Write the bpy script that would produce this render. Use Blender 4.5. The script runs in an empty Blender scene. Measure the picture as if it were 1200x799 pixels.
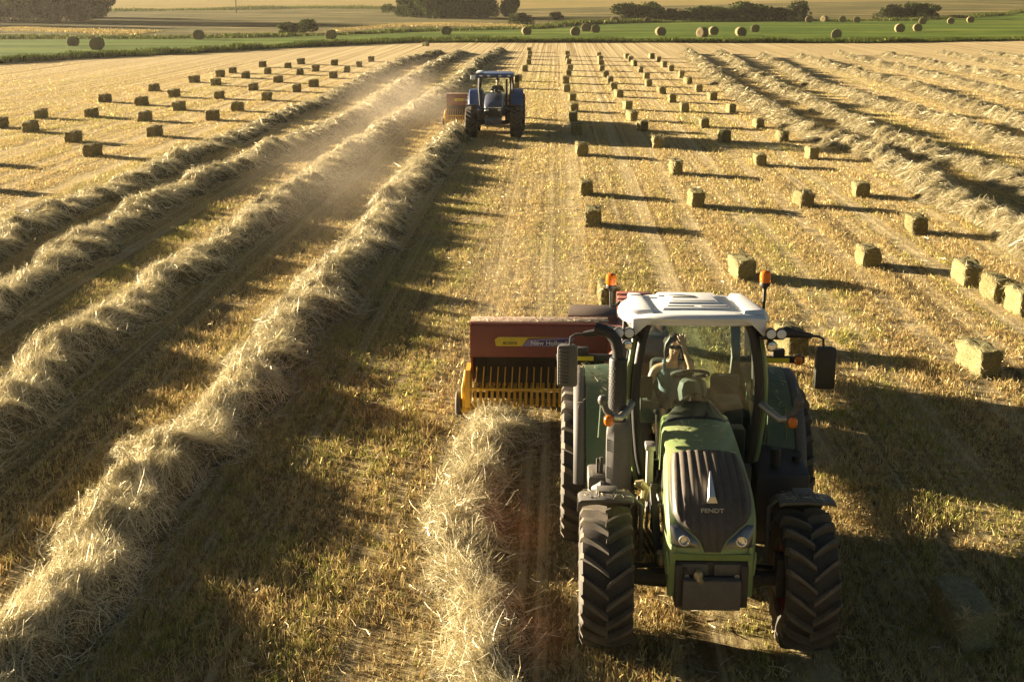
import bpy, bmesh, math, random
import numpy as np
from mathutils import Vector, Matrix, Euler

random.seed(7)
RNG = np.random.default_rng(11)
SC = bpy.context.scene
COL = SC.collection
PI = math.pi

# ------------------------------------------------------------------ survey of the site
CAM_H = 6.24
PITCH = math.radians(14.83)
FOCAL = 1550.0 / 1200.0 * 36.0
ROW = math.radians(1.92)          # heading of the mown rows
SUN_EL = math.radians(9.0)
SUN_AZ = math.radians(62.0)       # degrees left of the camera heading


def site(px, py, z=0.0):
    """ground point (X, Y) surveyed from its bearing and dip out of the drone"""
    u = (px - 600.0) / 1550.0
    v = (py - 399.5) / 1550.0
    c, s = math.cos(PITCH), math.sin(PITCH)
    d = (u, c - v * s, -s - v * c)
    t = (z - CAM_H) / d[2]
    return d[0] * t, d[1] * t


# ------------------------------------------------------------------ object helpers
def tag(o, label=None, cat=None, group=None, kind=None):
    if label: o['label'] = label
    if cat: o['category'] = cat
    if group: o['group'] = group
    if kind: o['kind'] = kind
    return o


def empty(name, loc, rz=0.0):
    o = bpy.data.objects.new(name, None)
    o.empty_display_size = 0.3
    COL.objects.link(o)
    o.location = loc
    o.rotation_euler = (0, 0, rz)
    return o


def link_mesh(name, me, parent=None, loc=None):
    o = bpy.data.objects.new(name, me)
    COL.objects.link(o)
    if parent: o.parent = parent
    if loc: o.location = loc
    return o


def copy_tree(o, parent=None):
    c = o.copy()
    COL.objects.link(c)
    if parent is not None: c.parent = parent
    for ch in list(o.children):
        copy_tree(ch, c)
    return c


class MB:
    """collects shapes, then builds ONE mesh object"""
    def __init__(self):
        self.v, self.f, self.mi = [], [], []

    def add(self, verts, faces, m=0, M=None):
        b = len(self.v)
        if M is not None:
            verts = [M @ Vector(p) for p in verts]
        self.v.extend([tuple(p) for p in verts])
        for f in faces:
            self.f.append([i + b for i in f])
            self.mi.append(m)

    def box(self, x0, x1, y0, y1, z0, z1, m=0, bev=0.0, M=None, seg=2):
        bm = bmesh.new()
        bmesh.ops.create_cube(bm, size=1.0)
        for v in bm.verts:
            v.co = Vector((x0 + (v.co.x + .5) * (x1 - x0), y0 + (v.co.y + .5) * (y1 - y0), z0 + (v.co.z + .5) * (z1 - z0)))
        if bev > 0:
            bmesh.ops.bevel(bm, geom=list(bm.edges), offset=bev, segments=seg, affect='EDGES', profile=0.5)
        bm.verts.index_update()
        self.add([v.co.copy() for v in bm.verts], [[v.index for v in f.verts] for f in bm.faces], m, M)
        bm.free()

    def hexa(self, b, t, m=0, bev=0.0):
        """eight corners: four below, four above (same order)"""
        bm = bmesh.new()
        vs = [bm.verts.new(p) for p in list(b) + list(t)]
        for q in ((0, 1, 2, 3), (4, 5, 6, 7), (0, 1, 5, 4), (1, 2, 6, 5), (2, 3, 7, 6), (3, 0, 4, 7)):
            bm.faces.new([vs[i] for i in q])
        bmesh.ops.recalc_face_normals(bm, faces=bm.faces)
        if bev > 0:
            bmesh.ops.bevel(bm, geom=list(bm.edges), offset=bev, segments=2, affect='EDGES', profile=0.5)
        bm.verts.index_update()
        self.add([v.co.copy() for v in bm.verts], [[v.index for v in f.verts] for f in bm.faces], m)
        bm.free()

    def loft(self, rings, m=0, closed=True, cap0=True, cap1=True, M=None):
        n = len(rings[0])
        vs, fs = [], []
        for r in rings: vs.extend(r)
        for i in range(len(rings) - 1):
            for j in range(n if closed else n - 1):
                k = (j + 1) % n
                fs.append((i * n + j, i * n + k, (i + 1) * n + k, (i + 1) * n + j))
        if cap0: fs.append(list(range(n))[::-1])
        if cap1: fs.append([(len(rings) - 1) * n + j for j in range(n)])
        self.add(vs, fs, m, M)

    def tube(self, pts, r, n=10, m=0, cap=True, M=None, flat=1.0):
        pts = [Vector(p) for p in pts]
        rad = r if isinstance(r, (list, tuple)) else [r] * len(pts)
        rings = []
        t0 = (pts[1] - pts[0]).normalized()
        up = Vector((0, 0, 1)) if abs(t0.z) < .9 else Vector((0, 1, 0))
        s = t0.cross(up).normalized()
        for i, p in enumerate(pts):
            a = pts[max(i - 1, 0)]
            b = pts[min(i + 1, len(pts) - 1)]
            t = (b - a).normalized()
            s = (s - t * s.dot(t)).normalized()
            w = t.cross(s)
            rings.append([p + (s * math.cos(2 * PI * k / n) + w * math.sin(2 * PI * k / n) * flat) * rad[i] for k in range(n)])
        self.loft(rings, m, True, cap, cap, M)

    def lathe(self, prof, c=(0, 0, 0), axis='x', n=32, m=0, cap=False, M=None):
        rings = []
        for r, a in prof:
            ring = []
            for k in range(n):
                x, y = r * math.cos(2 * PI * k / n), r * math.sin(2 * PI * k / n)
                p = {'x': (a, x, y), 'y': (x, a, y), 'z': (x, y, a)}[axis]
                ring.append(Vector(p) + Vector(c))
            rings.append(ring)
        self.loft(rings, m, True, cap, cap, M)

    def ell(self, c, rx, ry, rz, n=14, m=0, M=None):
        rings = []
        k = max(6, n // 2)
        for i in range(1, k):
            th = PI * i / k
            rings.append([Vector((c[0] + rx * math.sin(th) * math.cos(2 * PI * j / n), c[1] + ry * math.sin(th) * math.sin(2 * PI * j / n), c[2] - rz * math.cos(th))) for j in range(n)])
        self.loft(rings, m, True, True, True, M)

    def plate(self, poly, ext, m=0, M=None):
        poly = [Vector(p) for p in poly]
        e = Vector(ext)
        n = len(poly)
        self.add(poly + [p + e for p in poly], [list(range(n))[::-1], [n + i for i in range(n)]] + [(i, (i + 1) % n, n + (i + 1) % n, n + i) for i in range(n)], m, M)

    def grid(self, P, m=0, M=None):
        """P[i][j] of points"""
        a, b = len(P), len(P[0])
        self.add([p for row in P for p in row], [(i * b + j, i * b + j + 1, (i + 1) * b + j + 1, (i + 1) * b + j) for i in range(a - 1) for j in range(b - 1)], m, M)

    def build(self, name, mats, parent=None, loc=None, ang=38, flip=True):
        me = bpy.data.meshes.new(name)
        me.from_pydata(self.v, [], self.f)
        for mm in (mats if isinstance(mats, (list, tuple)) else [mats]):
            me.materials.append(mm)
        me.polygons.foreach_set('material_index', self.mi)
        if flip:
            bm = bmesh.new(); bm.from_mesh(me)
            bmesh.ops.recalc_face_normals(bm, faces=bm.faces)
            bm.to_mesh(me); bm.free()
        me.polygons.foreach_set('use_smooth', [True] * len(me.polygons))
        me.update()
        me.set_sharp_from_angle(angle=math.radians(ang))
        return link_mesh(name, me, parent, loc)


def quads_mesh(name, V, Q, mats, mi=None, tint=None, smooth=None):
    me = bpy.data.meshes.new(name)
    me.vertices.add(len(V))
    me.vertices.foreach_set('co', np.ascontiguousarray(V, dtype=np.float32).ravel())
    me.loops.add(len(Q) * 4)
    me.loops.foreach_set('vertex_index', np.ascontiguousarray(Q, dtype=np.int32).ravel())
    me.polygons.add(len(Q))
    me.polygons.foreach_set('loop_start', np.arange(len(Q), dtype=np.int32) * 4)
    for mm in mats: me.materials.append(mm)
    if mi is not None: me.polygons.foreach_set('material_index', np.asarray(mi, dtype=np.int32))
    if smooth is not None: me.polygons.foreach_set('use_smooth', np.asarray(smooth, dtype=bool))
    me.update(calc_edges=True)
    if tint is not None:
        a = me.attributes.new('tint', 'FLOAT', 'POINT')
        a.data.foreach_set('value', np.asarray(tint, dtype=np.float32))
    return me


def _h(i, j, seed):
    v = np.sin(i * 127.1 + j * 311.7 + seed * 74.7) * 43758.5453
    return v - np.floor(v)


def vnoise(x, y, seed=0):
    x = np.asarray(x, float); y = np.asarray(y, float)
    i, j = np.floor(x), np.floor(y)
    fx, fy = x - i, y - j
    fx = fx * fx * (3 - 2 * fx); fy = fy * fy * (3 - 2 * fy)
    return (_h(i, j, seed) * (1 - fx) + _h(i + 1, j, seed) * fx) * (1 - fy) + (_h(i, j + 1, seed) * (1 - fx) + _h(i + 1, j + 1, seed) * fx) * fy


def ribbons(P, width, tint, rng):
    """P (N,K,3) spines -> verts, quads, tint per vertex: thin bent blades"""
    N, K, _ = P.shape
    T = np.gradient(P, axis=1)
    up = rng.normal(size=(N, 1, 3))
    S = np.cross(T, np.broadcast_to(up, T.shape))
    S /= (np.linalg.norm(S, axis=2, keepdims=True) + 1e-9)
    taper = np.linspace(1, .35, K)[None, :, None]
    w = np.asarray(width)[:, None, None] * .5 * taper
    V = np.stack([P - S * w, P + S * w], axis=2).reshape(-1, 3)
    base = (np.arange(N) * K * 2)[:, None] + (np.arange(K - 1) * 2)[None, :]
    Q = np.stack([base, base + 1, base + 3, base + 2], axis=2).reshape(-1, 4)
    return V, Q, np.repeat(np.asarray(tint), K * 2)


# ------------------------------------------------------------------ materials
class NT:
    def __init__(self, name):
        self.mat = bpy.data.materials.new(name)
        self.mat.use_nodes = True
        self.t = self.mat.node_tree
        self.t.nodes.clear()
        self.out = self.n('OutputMaterial')

    def n(self, kind, **kw):
        nd = self.t.nodes.new('ShaderNode' + kind)
        for k, v in kw.items(): setattr(nd, k, v)
        return nd

    def l(self, a, b): self.t.links.new(a, b)

    def noise(self, vec, scale, detail=4, rough=.6, dim='3D'):
        nd = self.n('TexNoise', noise_dimensions=dim)
        nd.inputs['Scale'].default_value = scale
        nd.inputs['Detail'].default_value = detail
        nd.inputs['Roughness'].default_value = rough
        if vec is not None: self.l(vec, nd.inputs['Vector'])
        return nd.outputs['Fac']

    def ramp(self, fac, stops, interp='LINEAR'):
        nd = self.n('ValToRGB')
        nd.color_ramp.interpolation = interp
        el = nd.color_ramp.elements
        while len(el) < len(stops): el.new(0.5)
        for e, (p, c) in zip(el, stops):
            e.position = p
            e.color = (c, c, c, 1) if isinstance(c, (int, float)) else (*c, 1)
        self.l(fac, nd.inputs['Fac'])
        return nd.outputs['Color']

    def mix(self, fac, a, b, mode='MIX'):
        nd = self.n('MixRGB', blend_type=mode)
        for s, k in ((fac, 'Fac'), (a, 'Color1'), (b, 'Color2')):
            if hasattr(s, 'is_linked') or hasattr(s, 'links'):
                self.l(s, nd.inputs[k])
            elif k == 'Fac': nd.inputs[k].default_value = s
            else: nd.inputs[k].default_value = (*s, 1)
        return nd.outputs['Color']

    def math(self, op, a, b=None, clamp=False):
        nd = self.n('Math', operation=op, use_clamp=clamp)
        for i, s in enumerate((a, b)):
            if s is None: continue
            if hasattr(s, 'links'): self.l(s, nd.inputs[i])
            else: nd.inputs[i].default_value = s
        return nd.outputs[0]

    def mapping(self, vec, scale=(1, 1, 1), rot=(0, 0, 0), loc=(0, 0, 0)):
        nd = self.n('Mapping')
        nd.inputs['Scale'].default_value = scale
        nd.inputs['Rotation'].default_value = rot
        nd.inputs['Location'].default_value = loc
        self.l(vec, nd.inputs['Vector'])
        return nd.outputs['Vector']

    def bump(self, h, strength=.5, dist=.05, normal=None):
        nd = self.n('Bump')
        nd.inputs['Strength'].default_value = strength
        nd.inputs['Distance'].default_value = dist
        self.l(h, nd.inputs['Height'])
        if normal is not None: self.l(normal, nd.inputs['Normal'])
        return nd.outputs['Normal']

    def principled(self, col, rough=.5, metal=0., normal=None, **kw):
        nd = self.n('BsdfPrincipled')
        for v, k in ((col, 'Base Color'), (rough, 'Roughness'), (metal, 'Metallic')):
            if hasattr(v, 'links'): self.l(v, nd.inputs[k])
            elif k == 'Base Color': nd.inputs[k].default_value = (*v, 1)
            else: nd.inputs[k].default_value = v
        for k, v in kw.items():
            nd.inputs[k.replace('_', ' ')].default_value = v
        if normal is not None: self.l(normal, nd.inputs['Normal'])
        return nd

    def done(self, bsdf):
        self.l(bsdf.outputs[0] if hasattr(bsdf, 'outputs') else bsdf, self.out.inputs['Surface'])
        return self.mat


DUST = (.34, .26, .16)


def paint(name, col, rough=.35, metal=0., dust=.35, scale=3., coat=0., bump=.0):
    """machine paint, plastic or metal with a film of hay dust"""
    t = NT(name)
    pos = t.n('TexCoord').outputs['Object']
    n1 = t.noise(pos, scale, 6, .65)
    n2 = t.noise(pos, scale * 14, 3, .6)
    nz = t.n('SeparateXYZ')
    t.l(t.n('NewGeometry').outputs['Normal'], nz.inputs[0])
    upw = t.math('MULTIPLY_ADD', nz.outputs['Z'], .35); t.t.nodes[-1].inputs[2].default_value = .55
    d = t.math('MULTIPLY', t.ramp(n1, [(.32, 0.25), (.72, 1.)]), upw)
    d = t.math('MULTIPLY', d, dust, True)
    d = t.math('ADD', d, t.math('MULTIPLY', t.ramp(n2, [(.52, 0.), (.75, .45)]), dust), True)
    c = t.mix(d, col, DUST)
    r = t.math('MULTIPLY_ADD', d, .5); t.t.nodes[-1].inputs[2].default_value = rough
    nrm = t.bump(n2, bump, .01) if bump else None
    b = t.principled(c, r, metal, nrm)
    if coat: b.inputs['Coat Weight'].default_value = coat
    return t.done(b)


def plain(name, col, rough=.5, metal=0., **kw):
    t = NT(name)
    pos = t.n('TexCoord').outputs['Object']
    c = t.mix(t.noise(pos, 9., 4), tuple(x * .82 for x in col), tuple(min(1, x * 1.12) for x in col))
    return t.done(t.principled(c, rough, metal, **kw))


def straw(name, stops, transl=.3, rough=.7, patch=None):
    """blades and strands, colour picked per blade"""
    t = NT(name)
    a = t.n('Attribute', attribute_name='tint').outputs['Fac']
    c = t.ramp(a, stops)
    if patch:
        pos = t.n('NewGeometry').outputs['Position']
        k = t.ramp(t.noise(t.mapping(pos, (patch[1], patch[1] * .35, 1)), 1., 4), [(.4, 0.), (.62, 1.)])
        c = t.mix(t.math('MULTIPLY', k, patch[2]), c, patch[0])
    d = t.n('BsdfDiffuse'); d.inputs['Roughness'].default_value = rough
    tr = t.n('BsdfTranslucent')
    gl = t.n('BsdfGlossy'); gl.inputs['Roughness'].default_value = .45
    t.l(c, d.inputs['Color']); t.l(c, tr.inputs['Color']); t.l(c, gl.inputs['Color'])
    m = t.n('MixShader'); m.inputs[0].default_value = transl
    t.l(d.outputs[0], m.inputs[1]); t.l(tr.outputs[0], m.inputs[2])
    m2 = t.n('MixShader'); m2.inputs[0].default_value = .14
    t.l(m.outputs[0], m2.inputs[1]); t.l(gl.outputs[0], m2.inputs[2])
    return t.done(m2)


def glass(name, tint=(.82, .88, .85), refl=.9):
    t = NT(name)
    tr = t.n('BsdfTransparent'); tr.inputs['Color'].default_value = (*tint, 1)
    gl = t.n('BsdfGlossy'); gl.inputs['Roughness'].default_value = .03
    fr = t.n('Fresnel'); fr.inputs['IOR'].default_value = 1.5
    pos = t.n('TexCoord').outputs['Object']
    film = t.ramp(t.noise(pos, 5., 5), [(.35, .0), (.8, .006)])
    df = t.n('BsdfTranslucent'); df.inputs['Color'].default_value = (.62, .58, .48, 1)
    m = t.n('MixShader')
    t.l(t.math('MULTIPLY', fr.outputs[0], refl), m.inputs[0])
    t.l(tr.outputs[0], m.inputs[1]); t.l(gl.outputs[0], m.inputs[2])
    m2 = t.n('MixShader')
    t.l(film, m2.inputs[0]); t.l(m.outputs[0], m2.inputs[1]); t.l(df.outputs[0], m2.inputs[2])
    return t.done(m2)


HAY_STOPS = [(0., (.13, .105, .05)), (.25, (.40, .34, .18)), (.5, (.68, .60, .385)), (1., (.90, .83, .63))]
M_HAY = straw('hay_strand', HAY_STOPS, .09)
M_STUB = straw('stubble_blade', [(0., (.18, .112, .05)), (.25, (.49, .35, .15)), (.62, (.72, .585, .285)), (.82, (.46, .43, .12)), (1., (.25, .27, .055))], .20)
M_VERGE = straw('verge_grass', [(0., (.03, .04, .01)), (.5, (.06, .085, .016)), (.85, (.12, .14, .03)), (1., (.28, .23, .09))], .3)


def hay_core():
    t = NT('hay_core')
    pos = t.n('NewGeometry').outputs['Position']
    w = t.noise(t.mapping(pos, (9, 3.5, 9)), 1., 6, .7)
    c = t.ramp(w, [(.35, (.05, .04, .02)), (.55, (.16, .13, .065)), (.75, (.38, .32, .19))])  # kept darker than the strands, painting shade into the gaps between them
    return t.done(t.principled(c, .9, 0, t.bump(w, .9, .08), Specular_IOR_Level=.1))


M_CORE = hay_core()


def bale_mat(name, lo, mid, hi, sc=(34, 16, 30)):
    t = NT(name)
    pos = t.n('TexCoord').outputs['Object']
    w = t.noise(t.mapping(pos, sc), 1., 6, .75)
    k = t.noise(pos, 5., 3)
    rnd = t.n('ObjectInfo').outputs['Random']
    c = t.ramp(w, [(.3, lo), (.52, mid), (.75, hi)])
    c = t.mix(t.math('MULTIPLY', k, .5), c, (.11, .10, .036), 'MIX')
    c = t.mix(t.math('MULTIPLY', rnd, .3), c, (.33, .30, .15), 'MIX')
    return t.done(t.principled(c, .9, 0, t.bump(w, .8, .04), Specular_IOR_Level=.1))


M_BALE = bale_mat('pressed_hay', (.04, .034, .014), (.165, .137, .058), (.44, .37, .185))
M_BALE_LIFTED = bale_mat('shade_lifted_hay', (.14, .135, .075), (.36, .335, .19), (.56, .51, .32))  # same hay with a brightened colour, so the bale in shadow still shows
M_ROUND = bale_mat('rolled_straw', (.08, .055, .028), (.22, .16, .082), (.37, .28, .165), (14, 30, 14))

# ------------------------------------------------------------------ camera, light, air
cam_d = bpy.data.cameras.new('camera')
cam = bpy.data.objects.new('camera', cam_d)
COL.objects.link(cam)
cam.location = (0, 0, CAM_H)
cam.rotation_euler = (PI / 2 - PITCH, 0, 0)
cam_d.sensor_width = 36.0
cam_d.lens = FOCAL
cam_d.clip_start = .1
cam_d.clip_end = 6000
SC.camera = cam

world = bpy.data.worlds.new('World')
SC.world = world
world.use_nodes = True
wt = world.node_tree
wt.nodes.clear()
wo = wt.nodes.new('ShaderNodeOutputWorld')
bg = wt.nodes.new('ShaderNodeBackground')
sky = wt.nodes.new('ShaderNodeTexSky')
sky.sky_type = 'NISHITA'
sky.sun_disc = False
sky.sun_elevation = SUN_EL
sky.sun_rotation = -SUN_AZ
sky.altitude = 300
sky.air_density = 1.0
sky.dust_density = 1.5
sky.ozone_density = 1.0
sky_dim = wt.nodes.new('ShaderNodeMixRGB')
sky_dim.blend_type = 'MULTIPLY'
sky_dim.inputs['Fac'].default_value = 1.0
sky_dim.inputs['Color2'].default_value = (.29, .28, .27, 1)  # darkens the sky to deepen the shadows, hardly tints it
wt.links.new(sky.outputs[0], sky_dim.inputs['Color1'])
wt.links.new(sky_dim.outputs[0], bg.inputs['Color'])
bg.inputs['Strength'].default_value = 0.05
wt.links.new(bg.outputs[0], wo.inputs['Surface'])

sun_d = bpy.data.lights.new('sun', 'SUN')
sun_d.energy = 5.0
sun_d.angle = math.radians(.55)
sun_d.color = (1.0, .84, .60)
sun = bpy.data.objects.new('sun', sun_d)
COL.objects.link(sun)
sdir = Vector((-math.sin(SUN_AZ) * math.cos(SUN_EL), math.cos(SUN_AZ) * math.cos(SUN_EL), math.sin(SUN_EL)))
sun.rotation_euler = sdir.to_track_quat('Z', 'Y').to_euler()
sun.location = (-40, 30, 40)

SC.view_settings.view_transform = 'Standard'
SC.view_settings.look = 'None'
SC.view_settings.gamma = 1.0
SC.view_settings.exposure = 2.6
SC.render.engine = 'CYCLES'
SC.cycles.max_bounces = 6
SC.cycles.transparent_max_bounces = 12
SC.cycles.volume_bounces = 0
SC.cycles.use_denoising = True
SC.cycles.sample_clamp_indirect = 6.0

# ------------------------------------------------------------------ the land
EDGE = [(-900, 118)] + [site(*p) for p in ((-60, 80), (0, 75), (100, 68.5), (200, 64), (300, 58.5), (400, 53.5), (480, 50.5), (600, 50), (800, 50.5), (1000, 51), (1200, 48), (1300, 47))] + [(900, 175)]
MEAD = [(-900, 150)] + [site(*p) for p in ((0, 47), (100, 46), (200, 46), (300, 44), (400, 41), (480, 37), (600, 34), (680, 28), (760, 26), (900, 24.5), (1060, 24), (1150, 19), (1200, 16))] + [(900, 420)]
SCRB = [(-900, 420)] + [site(*p) for p in ((120, 15), (300, 14), (480, 13), (620, 13), (700, 12), (800, 11), (950, 9), (1200, 7))] + [(900, 600)]


def curve_y(tab):
    tab = sorted(tab)
    xs, ys = zip(*tab)
    return lambda X: np.interp(X, xs, ys)


f_edge, f_mead, f_scrb = curve_y(EDGE), curve_y(MEAD), curve_y(SCRB)


def height(X, Y):
    X = np.asarray(X, float); Y = np.asarray(Y, float)
    t = np.clip(Y - 330, 0, None)
    return 7.5 * (1 - np.exp(-(t / 420.0) ** 1.6)) + .5 * (vnoise(X / 60, Y / 60, 5) - .5) * np.clip((Y - 200) / 150, 0, 1)


def land(name, f0, f1, nv, mat, power=1.0):
    core = np.linspace(-260, 260, 131)
    X = np.concatenate([[-1500, -1000, -700, -500, -380, -310], core, [310, 380, 500, 700, 1000, 1500]])
    t = np.linspace(0, 1, nv) ** power
    A, B = f0(X), f1(X)
    Y = A[None, :] + (B - A)[None, :] * t[:, None]
    XX = np.broadcast_to(X, Y.shape)
    V = np.stack([XX, Y, height(XX, Y)], axis=2).reshape(-1, 3)
    m = len(X)
    i = np.arange(nv - 1)[:, None] * m + np.arange(m - 1)[None, :]
    Q = np.stack([i, i + 1, i + m + 1, i + m], axis=2).reshape(-1, 4)
    o = link_mesh(name, quads_mesh(name, V, Q, [mat], smooth=np.ones(len(Q), bool)))
    return tag(o, kind='structure')


TRACKS = (1.48, 4.7, 7.9, 9.9, -17.2, -20.3, -23.2)


def field_mat():
    t = NT('mown_hay_field')
    pos = t.n('NewGeometry').outputs['Position']
    row = t.mapping(pos, (1, 1, 1), (0, 0, ROW))
    sx = t.n('SeparateXYZ'); t.l(row, sx.inputs[0])
    fine = t.noise(t.mapping(row, (16, 7, 16)), 1., 6, .75)
    mid = t.noise(t.mapping(row, (1.7, 1.1, 1)), 1., 5, .65)
    swath = t.noise(t.mapping(row, (.55, .012, 1)), 1., 4, .55)
    thin = t.noise(t.mapping(row, (3.2, .04, 1)), 1., 3, .6)
    big = t.noise(t.mapping(row, (.05, .02, 1)), 1., 4, .6)
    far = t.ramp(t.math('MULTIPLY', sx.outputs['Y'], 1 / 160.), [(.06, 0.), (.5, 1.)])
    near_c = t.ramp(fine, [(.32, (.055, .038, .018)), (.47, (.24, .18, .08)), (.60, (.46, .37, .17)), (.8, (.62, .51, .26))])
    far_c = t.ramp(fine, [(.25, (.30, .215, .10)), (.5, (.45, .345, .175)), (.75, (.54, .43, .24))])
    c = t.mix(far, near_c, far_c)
    g = t.math('MULTIPLY', t.ramp(mid, [(.46, 0.), (.68, 1.)]), t.ramp(swath, [(.40, 0.25), (.62, 1.)]))
    g2 = t.math('MULTIPLY', g, t.ramp(big, [(.36, .25), (.6, 1.)]))
    c = t.mix(t.math('MULTIPLY', g2, .5), c, (.33, .285, .095))
    c = t.mix(t.math('MULTIPLY', t.ramp(thin, [(.52, 0.), (.70, .75)]), t.ramp(mid, [(.3, .4), (.7, 1.)])), c, (.22, .14, .06))
    c = t.mix(t.ramp(swath, [(.56, 0.), (.74, .55)]), c, (.58, .45, .24))
    # wheel tracks of the balers, one pair per bale column, and the fine lines left by rake and mower
    lines = t.noise(t.mapping(row, (7., .015, 1)), 1., 2, .5)
    c = t.mix(t.math('MULTIPLY', t.ramp(lines, [(.52, 0.), (.62, .9)]), .7), c, (.66, .53, .30))
    c = t.mix(t.math('MULTIPLY', t.ramp(lines, [(.38, .95), (.48, 0.)]), .7), c, (.20, .13, .06))
    su = t.n('SeparateXYZ'); t.l(row, su.inputs[0])
    tr = None
    for uc in TRACKS:
        for sg in (-.98, .98):
            d = t.math('ABSOLUTE', t.math('ADD', su.outputs['X'], -(uc + sg)))
            m = t.ramp(d, [(.16, 1.), (.30, 0.)])
            tr = m if tr is None else t.math('MAXIMUM', tr, m)
    tr = t.math('MULTIPLY', tr, t.ramp(mid, [(.25, .35), (.6, 1.)]))
    c = t.mix(t.math('MULTIPLY', tr, .6), c, (.62, .49, .27))
    h = t.math('ADD', fine, t.math('MULTIPLY', thin, .8))
    h = t.math('ADD', h, t.math('MULTIPLY', mid, .9))
    b = t.principled(c, .95, 0, t.bump(h, .9, .12), Specular_IOR_Level=.05)
    return t.done(b)


def meadow_mat(name, a, b_, c_, streak=.5, bump=.6):
    t = NT(name)
    pos = t.n('NewGeometry').outputs['Position']
    n1 = t.noise(t.mapping(pos, (.35, .5, 1)), 1., 6, .7)
    n2 = t.noise(t.mapping(pos, (.035, .11, 1), (0, 0, .2)), 1., 5, .6)
    n3 = t.noise(t.mapping(pos, (.012, .30, 1), (0, 0, .12)), 1., 3, .6)
    c = t.ramp(n1, [(.3, a), (.7, b_)])
    c = t.mix(t.ramp(n2, [(.48, 0.), (.66, 1.)]), c, c_)
    c = t.mix(t.math('MULTIPLY', t.ramp(n3, [(.5, 0.), (.6, 1.)]), streak), c, tuple(x * 1.7 for x in b_))
    return t.done(t.principled(c, .95, 0, t.bump(n1, bump, .5), Specular_IOR_Level=.05))


M_FIELD = field_mat()
M_MEADOW = meadow_mat('green_meadow', (.042, .078, .008), (.085, .130, .013), (.16, .18, .025), .6)
M_SCRUB = meadow_mat('rough_pasture', (.045, .05, .015), (.12, .105, .036), (.30, .22, .085), .5, 1.)
M_PAST = meadow_mat('dry_hill_pasture', (.24, .17, .055), (.32, .235, .08), (.20, .17, .04), .25)
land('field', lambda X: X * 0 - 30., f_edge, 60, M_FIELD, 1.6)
land('meadow', f_edge, f_mead, 30, M_MEADOW)
land('rough_pasture', f_mead, f_scrb, 24, M_SCRUB)
land('hill', f_scrb, lambda X: X * 0 + 2600., 40, M_PAST, 1.8)

# gravel road along the foot of the hill
mb = MB()
rx = np.linspace(95, 420, 60)
ry = np.interp(rx, [95, 130, 200, 420], [540, 548, 556, 575])
rings = []
for x, y in zip(rx, ry):
    rings.append([(x, y - 2.4, float(height(x, y - 2.4)) + .35), (x, y + 2.4, float(height(x, y + 2.4)) + .35)])
mb.grid(rings)
tag(mb.build('road', plain('gravel', (.42, .37, .31), .95)), kind='structure')

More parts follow.
